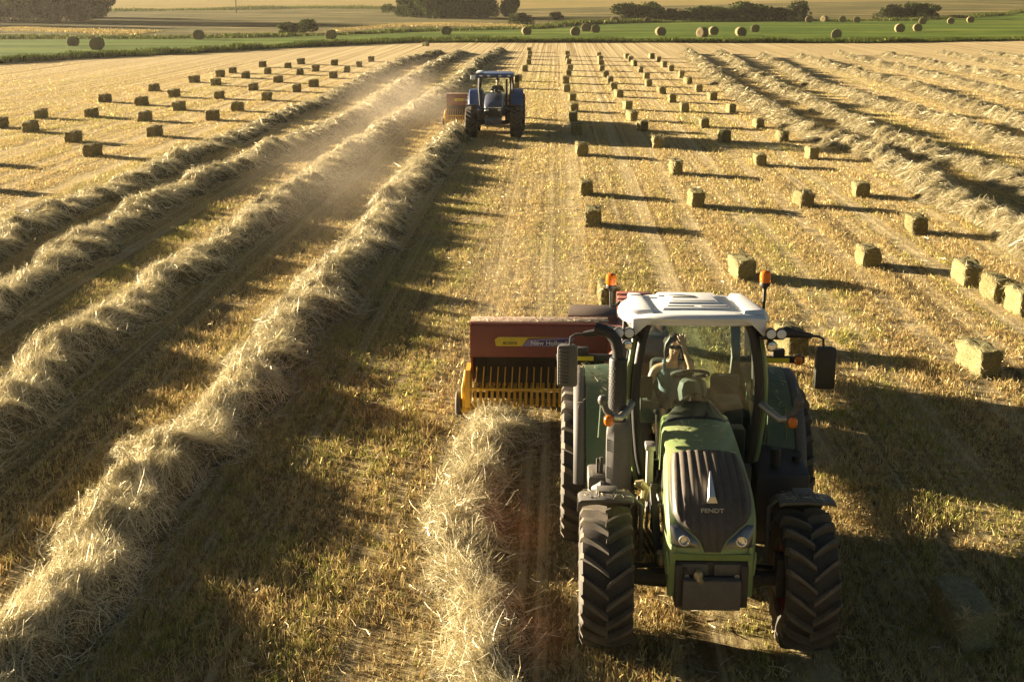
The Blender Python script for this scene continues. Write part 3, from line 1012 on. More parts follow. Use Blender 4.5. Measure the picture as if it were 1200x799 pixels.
def ribbon_grass(name, label, pts, wide, n, hmax, seed):
    rng = np.random.default_rng(seed)
    pts = np.array([site(*p) for p in pts])
    t = rng.random(n) * (len(pts) - 1)
    i = t.astype(int)
    B = pts[i] + (pts[i + 1] - pts[i]) * (t - i)[:, None] + rng.normal(0, 1, (n, 2)) * np.array([.8, wide])
    z = height(B[:, 0], B[:, 1])
    hg = hmax * (.3 + .7 * rng.random(n)) * (.4 + vnoise(B[:, 0] * .12, B[:, 1] * .1, seed))
    P = np.zeros((n, 3, 3)); az = rng.random(n) * 6.28
    for k in range(3):
        q = k / 2
        P[:, k, 0] = B[:, 0] + np.cos(az) * hg * .4 * q; P[:, k, 1] = B[:, 1] + np.sin(az) * hg * .4 * q; P[:, k, 2] = z + hg * q
    V, Q, T = ribbons(P, .10 + .12 * rng.random(n), rng.random(n), rng)
    o = link_mesh(name, quads_mesh(name, V, Q, [M_DRYG if name == 'dry_grass' else M_VERGE], tint=T))
    tag(o, label, 'grass', kind='stuff')


ribbon_grass('hedgerow_grass', 'green grassy strip along the foot of the dry hill', [(130, 15), (260, 14), (360, 13), (470, 13)], 5, 9000, .9, 71)
ribbon_grass('meadow_edge_grass', 'rank grass along the far edge of the meadow', [(620, 34), (680, 28.5), (760, 26.5), (900, 25), (1060, 24.5), (1150, 19.5), (1200, 16)], 1.6, 14000, .8, 72)
ribbon_grass('ditch_grass', 'tall rank grass along the dark ditch on the left', [(0, 45), (100, 45), (200, 45), (300, 43.5), (400, 40.5), (480, 37), (600, 34)], 1.8, 9000, .45, 73)

ribbon_grass('dry_grass', 'pale dry grass below the middle clump of trees', [(400, 35), (470, 30), (540, 29), (612, 31)], 5, 12000, .26, 74)
ribbon_grass('dry_grass', 'pale dry grass in front of the dark left wood', [(0, 34), (60, 35), (120, 37), (170, 39)], 4, 12000, .24, 75)

# ================================================================== machines
M_GREEN = paint('green_paint', (.19, .29, .095), .30, dust=.5, coat=.35)
M_FGREEN = paint('fender_green', (.03, .085, .038), .38, dust=.35)
M_WHITE = paint('white_roof', (.80, .79, .77), .38, dust=.12)
M_BLACK = paint('black_plastic', (.016, .015, .015), .5, dust=.08)
M_GREY = paint('grey_plastic', (.065, .064, .064), .5, dust=.28)
M_IRON = paint('dark_iron', (.026, .025, .025), .6, .2, dust=.25)
M_STEEL = paint('bare_steel', (.42, .40, .36), .4, .8, dust=.35)
M_LUG = paint('lug_rubber', (.045, .040, .035), .75, dust=.6, scale=6, bump=.2)
M_RUB = paint('rubber', (.016, .015, .015), .75, dust=.26, scale=5, bump=.2)
M_RED = paint('red_rim', (.22, .02, .018), .5, dust=.15)
M_GRILLE = paint('grille_plastic', (.040, .030, .026), .5, dust=.3)
M_CHROME = plain('chrome', (.75, .75, .74), .18, 1.)
M_SILVER = plain('silver_emblem', (.80, .79, .76), .35, .6)
M_LAMP = plain('lamp_reflector', (.70, .71, .72), .18, .85)
M_LENS = plain('clear_lens', (.75, .77, .80), .12, 0., Coat_Weight=1.)
M_AMBER = plain('amber_lens', (.85, .22, .012), .2, 0., Transmission_Weight=.25)
M_YELLOW = paint('yellow_paint', (.78, .43, .015), .42, dust=.2)
M_YTAPE = plain('yellow_reflective', (.75, .62, .03), .4)
M_MAROON = paint('faded_maroon', (.215, .042, .030), .5, dust=.26, scale=2.2)
M_BLUE = paint('blue_paint', (.015, .075, .26), .3, dust=.25, coat=.4)
M_NAVY = paint('dark_blue_paint', (.035, .055, .11), .25, dust=.25, coat=.6)
M_CREAM = paint('pale_rim', (.50, .48, .42), .5, dust=.4)
M_SEAT = paint('seat_fabric', (.035, .04, .045), .9, dust=.15)
M_TRIM = paint('cab_trim', (.13, .15, .145), .7, dust=.3)
M_TEAL = paint('dash_cover', (.075, .10, .097), .65, dust=.2)
M_GLASS = glass('cab_glass', (.60, .70, .61), 1.8)
M_SIDEG = glass('side_glass', (.90, .93, .90), .8)
M_GLASS2 = glass('far_cab_glass', (.78, .84, .82), .7)
M_BRASS = paint('worn_brass', (.45, .36, .18), .45, .6, dust=.2)
M_DECY = plain('decal_yellow', (.70, .52, .03), .4)
M_DECL = plain('decal_lilac', (.26, .22, .40), .4)
M_DECD = plain('decal_dark_blue', (.035, .03, .12), .4)
M_INKW = plain('lettering_pale', (.75, .74, .72), .5)
M_INKG = plain('lettering_gilt', (.72, .60, .40), .4, .2)
M_INKD = plain('lettering_dark', (.10, .07, .02), .5)
M_SKIN = plain('skin', (.62, .40, .28), .45)
M_HAIR = plain('dark_hair', (.050, .028, .017), .5)
M_TOP = plain('blue_grey_top', (.14, .20, .23), .85)
M_JEAN = plain('dark_shorts', (.03, .035, .05), .9)
M_SHADES = plain('dark_sunglasses', (.015, .015, .015), .15)
M_SHIRT = plain('dark_shirt', (.035, .035, .045), .9)


def text_mesh(name, s, size, mat, parent, loc, rot, sx=1., ext=.003, bold=True):
    cu = bpy.data.curves.new(name, 'FONT')
    cu.body = s
    cu.size = size
    cu.extrude = ext
    cu.align_x = 'CENTER'
    cu.align_y = 'CENTER'
    if bold: cu.offset = size * .018
    o = bpy.data.objects.new(name, cu)
    COL.objects.link(o)
    dg = bpy.context.evaluated_depsgraph_get()
    me = bpy.data.meshes.new_from_object(o.evaluated_get(dg))
    bpy.data.objects.remove(o)
    me.materials.clear(); me.materials.append(mat)
    for v in me.vertices: v.co.x *= sx
    t = link_mesh(name, me, parent, loc)
    t.rotation_euler = rot
    return t


def make_wheel(parent, c, R, W, rimR, nl, side, steer=0., rim=M_RED, seed=0, sweep=.30):
    """wheel disc (part) with its tyre (sub-part); side +1: outer face towards +x"""
    mb = MB()
    w2 = W / 2
    s = side
    mb.lathe([(rimR, -w2 * .78), (rimR + .03, -w2 * .8), (rimR - .015, -w2 * .7), (rimR - .05, -w2 * .2), (rimR - .05, w2 * .2), (rimR - .015, w2 * .7), (rimR + .03, w2 * .8), (rimR, w2 * .78)], axis='x', n=36)
    mb.lathe([(.03, s * w2 * .32), (rimR * .35, s * w2 * .30), (rimR * .5, s * w2 * .05), (rimR * .8, s * w2 * .0), (rimR - .04, s * w2 * .15), (rimR - .03, s * w2 * .05), (rimR * .5, -s * w2 * .12), (.03, -s * w2 * .12)], axis='x', n=36)
    mb.lathe([(.001, s * w2 * .62), (rimR * .22, s * w2 * .60), (rimR * .27, s * w2 * .5), (rimR * .30, s * w2 * .2)], axis='x', n=20, cap=True)
    for k in range(8):
        a = k * PI / 4
        y, z = math.cos(a) * rimR * .42, math.sin(a) * rimR * .42
        mb.tube([(s * w2 * .15, y, z), (s * w2 * .36, y, z)], .018, 6)
    wh = mb.build('wheel', rim, parent, c)
    wh.rotation_euler = (0, 0, steer)
    t = MB()
    prof = [(rimR, -w2 * .80), (rimR + .03, -w2 * .93), (rimR + (R - rimR) * .4, -w2 * 1.0), (R - .15, -w2 * 1.0), (R - .105, -w2 * .93), (R - .085, -w2 * .6), (R - .075, 0)]
    prof = prof + [(r, -a) for r, a in prof[-2::-1]]
    t.lathe(prof, axis='x', n=56)
    th = .031 * R / .69

    def at(a, r, ph): return (a, -r * math.cos(ph), r * math.sin(ph))
    for sd in (-1, 1):
        for k in range(nl):
            p0 = 2 * PI * (k + (0.5 if sd > 0 else 0)) / nl + seed
            rings = []
            for q, rt, rb, tw in ((-.04, R - .004, R - .10, .8), (.3, R, R - .10, .85), (.62, R - .006, R - .11, 1.0), (.90, R - .022, R - .13, 1.1), (1.01, R - .075, R - .14, 1.25), (1.03, R - .15, R - .17, 1.1)):
                a = sd * q * w2
                ph = p0 + sweep * max(q, 0) ** .85 / (R / .69)
                dh = th * tw / R
                dt = dh * .72
                ia = a - sd * .03 if q > .95 else a
                rings.append([at(ia, rb, ph - dh), at(a, rt, ph - dt), at(a, rt, ph + dt), at(ia, rb, ph + dh)])
            t.loft(rings, 1)
    t.build('tyre', [M_RUB, M_LUG], wh, ang=30)
    return wh


def arch(mb, x0, x1, yc, zc, R, a0, a1, th=.03, n=18, m=0, lip=0.):
    """curved mudguard plate; angles from the front (0) over the top (90)"""
    rings = []
    for k in range(n + 1):
        a = math.radians(a0 + (a1 - a0) * k / n)
        c, s = -math.cos(a), math.sin(a)
        rr = R
        xs = [(x0, -lip), (x0 + .03 * (1 if x1 > x0 else -1), 0), ((x0 + x1) / 2, .012), (x1 - .03 * (1 if x1 > x0 else -1), 0), (x1, -lip)]
        top = [(x, yc + c * (rr + d), zc + s * (rr + d)) for x, d in xs]
        bot = [(x, yc + c * (rr + d - th), zc + s * (rr + d - th)) for x, d in xs[::-1]]
        rings.append(top + bot)
    mb.loft(rings, m)


def skin_body(name, verts, edges, radii, root, mat, parent, sub=2):
    me = bpy.data.meshes.new(name)
    me.from_pydata(verts, edges, [])
    o = bpy.data.objects.new(name, me)
    COL.objects.link(o)
    md = o.modifiers.new('skin', 'SKIN')
    md.use_smooth_shade = True
    for i, r in enumerate(radii):
        r = r if isinstance(r, tuple) else (r, r)
        me.skin_vertices[0].data[i].radius = r
        me.skin_vertices[0].data[i].use_root = (i == root)
    sb = o.modifiers.new('sub', 'SUBSURF')
    sb.levels = sb.render_levels = sub
    dg = bpy.context.evaluated_depsgraph_get()
    m2 = bpy.data.meshes.new_from_object(o.evaluated_get(dg))
    bpy.data.objects.remove(o)
    m2.name = name
    m2.materials.clear(); m2.materials.append(mat)
    m2.polygons.foreach_set('use_smooth', [True] * len(m2.polygons))
    return link_mesh(name, m2, parent)


def hand(vs, es, rs, wrist, palm_dir, spread, curl, ln=.085):
    """five finger chains rooted in a palm that grows from vertex index wrist"""
    p0 = Vector(vs[wrist])
    d = Vector(palm_dir).normalized(); sp = Vector(spread).normalized()
    nn = d.cross(sp).normalized() * curl
    b = len(vs)
    vs.append(tuple(p0 + d * .05)); rs.append((.034, .022)); es.append((wrist, b))
    for k, (o, l) in enumerate(((-.032, .75), (-.011, .95), (.011, 1.0), (.032, .85))):
        i = len(vs)
        a = p0 + d * .085 + sp * o
        vs += [tuple(a), tuple(a + d * ln * l * .5 + sp * o * .25 + nn * .008), tuple(a + d * ln * l * .9 + sp * o * .4 + nn * .03)]
        rs += [.0105, .0095, .007]
        es += [(b, i), (i, i + 1), (i + 1, i + 2)]
    i = len(vs)
    vs += [tuple(p0 + d * .045 - sp * .045), tuple(p0 + d * .085 - sp * .065 + nn * .01)]
    rs += [.012, .009]
    es += [(b, i), (i, i + 1)]


def person(label, origin, rot, J, cloth_top, cloth_low, group=None, ponytail=True):
    """seated driver: one continuous body, hair and clothing as children"""
    r = empty('person', origin, rot)
    tag(r, label, 'person', group)
    vs, es, rs = [], [], []

    def add(p, rad, to=None):
        vs.append(tuple(p)); rs.append(rad)
        if to is not None: es.append((to, len(vs) - 1))
        return len(vs) - 1
    cx = J['x']
    pel = add((cx, .02, .10), (.15, .12))
    wst = add((cx, .02, .28), (.115, .095), pel)
    chs = add((cx, -.01, .46), (.145, .11), wst)
    nkb = add((cx, -.01, .585), (.065, .06), chs)
    nk = add((cx + J['tilt'] * .03, -.025, .64), (.05, .052), nkb)
    chin = add((cx + J['tilt'] * .05, -.05, .70), (.062, .075), nk)
    mid = add((cx + J['tilt'] * .065, -.045, .765), (.078, .095), chin)
    top = add((cx + J['tilt'] * .08, -.03, .84), (.066, .08), mid)
    for sgn, key in ((-1, 'armL'), (1, 'armR')):
        sh, el, wr = J[key][:3]
        a = add(sh, .058, chs)
        a2 = add(tuple((Vector(sh) * .5 + Vector(el) * .5)), .045, a)
        b = add(el, .040, a2)
        b2 = add(tuple((Vector(el) * .55 + Vector(wr) * .45)), .036, b)
        c = add(wr, .026, b2)
        hand(vs, es, rs, c, *J[key][3])
    for sgn in (-1, 1):
        k = add((cx + sgn * .10, -.02, .08), (.095, .09), pel)
        k2 = add((cx + sgn * .14, -.28, .11), .078, k)
        kn = add((cx + sgn * .15, -.46, .12), .062, k2)
        cf = add((cx + sgn * .15, -.52, -.10), .055, kn)
        an = add((cx + sgn * .15, -.54, -.32), .040, cf)
        add((cx + sgn * .15, -.68, -.37), (.045, .03), an)
    skin_body('body', vs, es, rs, pel, M_SKIN, r)
    hx = cx + J['tilt'] * .065
    mb = MB()                                          # face: nose, lips, ears
    mb.ell((hx, -.142, .752), .013, .018, .022, 8)
    mb.ell((hx, -.128, .712), .024, .012, .008, 8)
    for s in (-1, 1): mb.ell((hx + s * .078, -.04, .765), .012, .022, .032, 8)
    mb.build('face', M_SKIN, r)
    mb = MB()
    rings = []
    for k, (z, rx_, ry_, yo) in enumerate(((.70, .080, .06, .035), (.745, .088, .085, .02), (.80, .091, .088, .006), (.85, .083, .092, -.008), (.887, .058, .07, -.014), (.903, .02, .03, -.014))):
        rings.append([(hx + rx_ * math.cos(t), yo + .01 + ry_ * math.sin(t), z) for t in [2 * PI * j / 16 for j in range(16)]])
    mb.loft(rings)
    if ponytail:
        for s in (-1, 1):
            for j in range(4):
                mb.tube([(hx + s * (.05 + .012 * j), -.06 + .035 * j, .875 - .01 * j), (hx + s * (.088 + .004 * j), -.055 + .035 * j, .80), (hx + s * (.098 - .004 * j), -.03 + .03 * j, .71), (hx + s * (.10 - .006 * j), -.02 + .03 * j, .61)], [.014, .022, .022, .007], 7)
        mb.tube([(hx, .08, .82), (hx + .01, .13, .76), (hx + .01, .12, .64), (hx, .10, .55)], [.035, .042, .035, .012], 8)
    mb.build('hair', M_HAIR, r)
    if J.get('shades'):
        mb = MB()
        for s in (-1, 1):
            mb.ell((hx + s * .036, -.132, .782), .033, .016, .024, 10)
            mb.tube([(hx + s * .066, -.122, .786), (hx + s * .082, -.04, .78)], .005, 5)
        mb.tube([(hx - .01, -.142, .788), (hx + .01, -.142, .788)], .005, 5)
        mb.build('sunglasses', M_SHADES, r)
    mb = MB()                                          # top, a shell over the torso
    prof = [(.02, .175, .145), (.12, .165, .14), (.24, .135, .118), (.34, .14, .122), (.44, .168, .138), (.50, .160, .132), (.535, .125, .11)]
    mb.loft([[(cx + a * math.cos(t), .01 - .012 * (z > .3) + b * math.sin(t), z) for t in [2 * PI * j / 20 for j in range(20)]] for z, a, b in prof], cap0=False, cap1=False)
    for s in (-1, 1):
        mb.tube([(cx + s * .085, -.125, .50), (cx + s * .088, -.09, .575), (cx + s * .085, 0, .600), (cx + s * .085, .09, .54)], [.022, .02, .02, .022], 6, flat=.45)
    if cloth_top is M_SHIRT:
        for key in ('armL', 'armR'):
            sh, el = Vector(J[key][0]), Vector(J[key][1])
            mb.tube([Vector((cx, 0, .52)) * .4 + sh * .6, sh, sh * .5 + el * .5, el], [.07, .075, .062, .052], 10)
    mb.build('top', cloth_top, r)
    mb = MB()
    for s in (-1, 1):
        mb.tube([(cx + s * .085, .05, .09), (cx + s * .10, -.05, .10), (cx + s * .13, -.25, .12), (cx + s * .145, -.40, .125)], [.12, .118, .098, .082], 12)
    mb.build('shorts', cloth_low, r)
    return r


TX, TY = 1.88, 11.95
tractor = empty('tractor', (TX, TY, 0), -ROW)
tag(tractor, 'green tractor with white roof pulling the red baler in the foreground', 'tractor')

# ---- wheels
for s in (-1, 1):
    make_wheel(tractor, (s * .965, 0, .685), .69, .50, .36, 19, s, 0, M_RED, .1 if s < 0 else .23)
    make_wheel(tractor, (s * 1.07, 2.6, .92), .93, .64, .52, 22, s, 0, M_RED, .05)

# ---- chassis: engine block, axles, linkage
mb = MB()
mb.box(-.24, .24, -.35, 1.3, .50, 1.15, 0, .03)
mb.box(-.20, .20, 1.2, 3.1, .62, 1.15, 0, .03)
mb.box(-.30, .30, 2.3, 3.1, .55, 1.25, 0, .05)
mb.tube([(-.78, .02, .68), (-.35, .0, .66), (0, 0, .62), (.35, .0, .66), (.78, .02, .68)], [.075, .085, .12, .085, .075], 12)
mb.box(-.55, -.30, -.06, .10, .60, .74, 0, .02)
mb.box(.30, .55, -.06, .10, .60, .74, 0, .02)
for s in (-1, 1):
    mb.tube([(s * .80, 2.6, .92), (s * .25, 2.6, .92)], .14, 14)
    mb.box(s * .74 - .05, s * .74 + .05, -.10, .14, .52, .92, 0, .02)
    mb.tube([(s * .30, .22, .72), (s * .72, .20, .70)], .028, 8)
mb.box(-.29, .29, -.50, -.25, .68, .92, 0, .02)
mb.build('chassis', M_IRON, tractor)

# ---- front linkage panel and weight block
mb = MB()
mb.box(-.33, .33, -.56, -.40, .88, 1.10, 0, .02)
mb.box(-.34, -.27, -.62, -.36, .66, 1.08, 0, .012)
mb.box(.27, .34, -.62, -.36, .66, 1.08, 0, .012)
mb.box(-.30, -.03, -.585, -.55, .965, 1.085, 1, .012)
mb.box(.02, .29, -.585, -.55, .965, 1.085, 1, .012)
for x, z, r in ((-.275, .985, .022), (-.245, 1.03, .02), (-.29, 1.03, .022), (-.285, .94, .02), (-.23, .96, .024), (.235, .965, .024)):
    mb.tube([(x, -.60, z), (x, -.55, z)], r, 10, 2 if r > .023 else 0)
mb.tube([(.14, -.62, .895), (.14, -.56, .90)], [.045, .05], 12, 2)
mb.tube([(-.18, -.61, .89), (-.18, -.56, .90)], .026, 8, 2)
mb.tube([(-.11, -.60, .90), (-.11, -.56, .90)], .03, 8, 3)
mb.build('linkage_panel', [M_IRON, M_GREY, M_STEEL, M_BRASS], tractor)
mb = MB()
mb.tube([(-.12, -.60, 1.02), (-.14, -.66, 1.01), (-.12, -.69, .97), (-.10, -.66, .93), (-.11, -.60, .91)], [.03, .034, .03, .026, .02], 8)
mb.ell((-.13, -.66, 1.0), .045, .04, .05, 8)
mb.build('tow_coupling', M_BRASS, tractor)
mb = MB()
mb.box(-.27, .27, -.68, -.56, .655, .955, 0, .018)
mb.build('weight_block', paint('weight_paint', (.06, .055, .055), .6, dust=.45), tractor)

# ---- bonnet
PROF = [(0., 1.32, 1.965, .335, .055), (.12, 1.05, 1.955, .345, .06), (.28, .70, 1.925, .355, .065), (.42, .36, 1.875, .365, .07), (.52, .12, 1.825, .378, .07),
        (.62, -.12, 1.755, .392, .07), (.72, -.32, 1.655, .400, .065), (.81, -.46, 1.535, .400, .06), (.89, -.545, 1.41, .392, .055), (.955, -.59, 1.29, .375, .05), (1., -.60, 1.18, .355, .045)]
PT = np.array(PROF)


def hood_pt(s, t, off=0.):
    def ev(tt):
        k = [np.interp(tt, PT[:, 0], PT[:, i]) for i in range(1, 5)]
        return k
    def raw(ss, tt):
        y, z, w, cr = ev(tt)
        y2, z2, _, _ = ev(min(tt + .02, 1.)); y1, z1, _, _ = ev(max(tt - .02, 0.))
        tv = Vector((0, y2 - y1, z2 - z1)).normalized()
        nv = Vector((0, tv.z, -tv.y))
        if nv.z < 0 and tt < .5: nv = -nv
        if nv.y > 0 and tt >= .5: nv = -nv
        d = -cr * abs(ss) ** 2.6
        return Vector((ss * w, y, z)) + nv * d, nv
    p, n = raw(s, t)
    return p + n * off


def smooth_prof():
    """rounded version of the profile table"""
    global PT
    tt = np.linspace(0, 1, 60)
    cols = [tt]
    for i in range(1, 5):
        c = np.interp(tt, PT[:, 0], PT[:, i])
        for _ in range(6):
            c2 = c.copy(); c2[1:-1] = (c[:-2] + 2 * c[1:-1] + c[2:]) / 4; c = c2
        cols.append(c)
    PT = np.stack(cols, 1)


smooth_prof()
mb = MB()
ss = np.linspace(-1, 1, 23)
ts = np.linspace(0, 1, 50)
mb.grid([[hood_pt(s, t) for s in ss] for t in ts])
for sd in (-1, 1):
    cols = []
    for t in ts:
        p = hood_pt(sd, t)
        yb = float(np.interp(t, [0, .5, 1.], [1.32, .0, -.52]))
        zb = float(np.interp(t, [0, .15, .5, .8, 1.], [1.30, 1.22, 1.12, .98, .92]))
        wb = p.x + sd * float(np.interp(t, [0, .5, 1.], [.03, .025, .0]))
        row = []
        for q in (0, .03, .08, .2, .4, .6, .8, 1.):
            e = min(q / .12, 1.)
            row.append((p.x + sd * .022 * math.sin(e * PI / 2) + (wb - p.x) * q * .6, p.y + (yb - p.y) * q, p.z + (zb - p.z) * q))
        cols.append(row)
    mb.grid(cols)
    mb.hexa([(sd * .335, -.53, .72), (sd * .40, -.51, .72), (sd * .41, -.30, .84), (sd * .345, -.30, .84)], [(sd * .335, -.585, 1.25), (sd * .385, -.57, 1.27), (sd * .425, -.35, 1.25), (sd * .345, -.33, 1.25)], 0, .012)
    mb.tube([(sd * .412, -.50, 1.17), (sd * .418, -.46, 1.02), (sd * .408, -.47, .94), (sd * .40, -.51, .95), (sd * .403, -.54, 1.09), (sd * .412, -.50, 1.17)], .012, 6)
# front lower lip under the lamps
mb.loft([[(x, -.60 - .012 * math.cos(x * 4), 1.19), (x, -.575, 1.115), (x, -.55, 1.11), (x, -.55, 1.19)] for x in np.linspace(-.36, .36, 9)])
hood = mb.build('bonnet', M_GREEN, tractor, ang=50)


def gr_w(t):
    return float(np.interp(t, [.42, .50, .62, .72, .80, .85, .89, .94, 1.0], [.875, .93, .955, .955, .92, .80, .58, .32, .18]))


mb = MB()
rows = []
for t in np.linspace(.425, .985, 70):
    g = gr_w(t)
    row = []
    for s in np.linspace(-1, 1, 121):
        edge = min(1., (1 - abs(s)) * 9, (t - .42) * 40 + .15)
        wv = .5 + .5 * math.cos(s * g * 9.5 * 2 * PI / 1.9)
        lower = 0. if t < .74 else min(1, (t - .74) * 30)
        smoothband = math.exp(-((t - .79) / .04) ** 2) * (1 if abs(s * g) < .62 else 0)
        rib = (wv ** .45) * .017 * (1 - smoothband)
        row.append(hood_pt(s * g, t, .004 + edge * .012 + rib * edge))
    rows.append(row)
mb.grid(rows)
gr = mb.build('grille', M_GRILLE, hood, ang=60)
# emblem: a tall slim blade with a flared foot
mb = MB()
a = hood_pt(0, .715, .02)
tp = Vector((0, -.185, 1.86))
bt = Vector((0, a.y - .10, a.z - .02))
mb.add([tp + Vector((-.006, 0, 0)), tp + Vector((.006, 0, 0)), bt + Vector((.030, 0, .03)), bt + Vector((.052, .01, -.035)), bt + Vector((-.052, .01, -.035)), bt + Vector((-.030, 0, .03)),
        tp + Vector((0, .05, -.02)), bt + Vector((0, .10, -.02))], [(0, 5, 4, 3, 2, 1), (0, 1, 6), (1, 2, 3, 7, 6), (0, 6, 7, 4, 5), (3, 4, 7)])
mb.build('emblem', M_SILVER, hood)
pt_, pt2 = hood_pt(0, .80, .026), hood_pt(0, .825, .026)
dv = (pt_ - pt2).normalized()
text_mesh('lettering', 'FENDT', .056, M_INKG, hood, pt_, (math.atan2(dv.z, dv.y), 0, 0), 1.25, .006)
for sd in (-1, 1):
    mb = MB()
    P = []
    for i, t in enumerate(np.linspace(.86, .972, 12)):
        g0 = gr_w(t) + .07
        row = []
        for s in np.linspace(0, 1, 9):
            k = g0 + (.985 - g0) * s
            e = min(1, 6 * s, 6 * (1 - s), 6 * i / 11., 6 * (11 - i) / 11.)
            row.append(hood_pt(sd * k, t, .006 + .014 * e))
        P.append(row)
    mb.grid(P, 0)
    hl = mb.build('headlight', plain('headlight_lens', (.14, .14, .14), .16, .6, Coat_Weight=1.), hood, ang=60)
    c = hood_pt(sd * .70, .94, .026)
    mb = MB()
    mb.lathe([(.002, .0), (.030, .002), (.042, -.012), (.050, -.012), (.052, .01)], c, 'y', 18)
    mb.build('reflector', M_LAMP, hl)

mb = MB()
for t in (.06,):
    mb.tube([hood_pt(u, t, .003) for u in np.linspace(-1, 1, 21)], .006, 6)
mb.build('bonnet_seam_shade', M_BLACK, hood)  # panel seam as a dark strip, also painting in the shade band here
for sd in (-1, 1):
    for k in range(7):
        mb = MB()
        y0 = .75 - k * .075
        mb.hexa([(sd * .385, y0, 1.42), (sd * .40, y0, 1.42), (sd * .40, y0 - .04, 1.42), (sd * .385, y0 - .04, 1.42)], [(sd * .372, y0 + .03, 1.66), (sd * .388, y0 + .03, 1.66), (sd * .388, y0 - .01, 1.66), (sd * .372, y0 - .01, 1.66)], 0, .003)
        mb.build('side_louvre', M_BLACK, hood)



def chaff(name, parent, pts, seed, n):
    """bits of straw lying on a machine; pts(rng) gives a point and the tilt of the surface"""
    rng = np.random.default_rng(seed)
    P = np.zeros((n, 2, 3))
    for i in range(n):
        p, a = pts(rng)
        d = rng.normal(size=3); d[2] *= .12; d /= np.linalg.norm(d)
        d[2] += a * d[1]
        L = .025 + .06 * rng.random()
        P[i, 0] = Vector(p) - Vector(d) * L * .5
        P[i, 1] = Vector(p) + Vector(d) * L * .5
    V, Q, T = ribbons(P, .0035 + .004 * rng.random(n), .3 + .7 * rng.random(n), rng)
    o = link_mesh(name, quads_mesh(name, V, Q, [M_HAY], tint=T), parent)
    o['kind'] = 'stuff'


def _on_bonnet(rng):
    t = rng.random() ** 1.3 * .42
    p = hood_pt(rng.uniform(-.85, .85), t, .006)
    return p, .08


def _on_guards(rng):
    s = -1 if rng.random() < .5 else 1
    a = math.radians(rng.uniform(86, 112))
    return (s * rng.uniform(.74, 1.2), .02 - math.cos(a) * .816, .70 + math.sin(a) * .816), 0.


def _on_fenders(rng):
    s = -1 if rng.random() < .5 else 1
    a = math.radians(rng.uniform(50, 120))
    return (s * rng.uniform(.72, 1.22), 2.62 - math.cos(a) * 1.117, .95 + math.sin(a) * 1.117), 1. / math.tan(a) if abs(math.tan(a)) > .3 else 0.


chaff('chaff', hood, _on_bonnet, 41, 90)
chaff('chaff', tractor, _on_guards, 42, 160)
chaff('chaff', tractor, _on_fenders, 43, 120)
# ---- front mudguards
for sd in (-1, 1):
    mb = MB()
    arch(mb, sd * .70, sd * 1.235, .02, .70, .80, 84, 150, .03, 14, 0, .02)
    mb.box(min(sd * .86, sd * 1.06), max(sd * .86, sd * 1.06), .10, .30, 1.49, 1.515, 0, .01)
    mb.tube([(sd * .90, -.02, 1.52), (sd * .90, .04, 1.545), (sd * 1.04, .04, 1.545), (sd * 1.04, -.02, 1.52)], .008, 6)
    mb.tube([(sd * .62, .10, .80), (sd * .62, .12, 1.38), (sd * .72, .12, 1.47), (sd * .95, .12, 1.47)], .022, 8)
    mb.build('mudguard', M_GREY, tractor)

# ---- rear fenders with a pale grey outer extension
for sd in (-1, 1):
    mb = MB()
    arch(mb, sd * .66, sd * 1.13, 2.62, .95, 1.10, 3, 150, .03, 26)
    # inner wall towards the cab
    pts = [(sd * .70, 2.62 - math.cos(math.radians(a)) * 1.08, .95 + math.sin(math.radians(a)) * 1.08) for a in range(3, 151, 7)]
    mb.plate(pts + [(sd * .70, 3.3, 1.1), (sd * .70, 1.75, 1.0)], (-sd * .025, 0, 0))
    f = mb.build('rear_fender', M_FGREEN, tractor)
    mb = MB()
    arch(mb, sd * 1.125, sd * 1.265, 2.62, .95, 1.085, 5, 150, .045, 26, 0, .03)
    mb.build('fender_extension', M_GREY, f)
    mb = MB()
    mb.tube([(sd * .80, 1.52, 1.55), (sd * .80, 1.47, 1.62), (sd * .80, 1.50, 1.95), (sd * .98, 1.52, 1.95), (sd * 1.0, 1.50, 1.60)], .012, 6)
    mb.build('grab_rail', M_FGREEN, f)

# ---- side boxes: tank and steps
mb = MB()
mb.hexa([(.60, .95, .62), (1.14, 1.0, .66), (1.14, 1.75, .66), (.60, 1.75, .62)], [(.62, .95, 1.40), (1.20, 1.02, 1.38), (1.20, 1.72, 1.44), (.62, 1.72, 1.52)], 0, .05)
mb.tube([(.84, 1.15, 1.43), (.84, 1.15, 1.62)], .055, 10)
mb.tube([(1.10, 1.35, 1.40), (1.10, 1.35, 1.47)], .05, 10)
mb.build('fuel_tank', M_BLACK, tractor)
mb = MB()
mb.box(-1.10, -.62, .82, 1.72, .42, 1.16, 0, .04)  # front and underside extended to block low sun passing under the tractor
mb.box(-1.12, -.80, 1.00, 1.40, 1.16, 1.34, 1, .03)
mb.tube([(-1.05, .98, 1.20), (-.98, .92, 1.25), (-.90, .95, 1.22)], [.05, .075, .05], 10, 1)
mb.ell((-.92, .93, 1.24), .085, .07, .075, 12, 0)
mb.tube([(-.98, 1.1, 1.3), (-.98, 1.1, 1.52)], .02, 8, 0)
mb.tube([(-1.02, 1.1, 1.3), (-1.02, 1.12, 1.5)], .015, 8, 0)
mb.box(-1.08, -.88, 1.02, 1.20, 1.30, 1.345, 0, .01)
mb.build('tool_box', [M_IRON, M_GREY], tractor)
mb = MB()
for z in (.45, .75, 1.02):
    mb.box(-1.02, -.68, 1.40, 1.70, z, z + .035, 0, .008)
mb.box(-1.03, -1.0, 1.42, 1.68, .45, 1.1)
mb.build('steps', M_IRON, tractor)

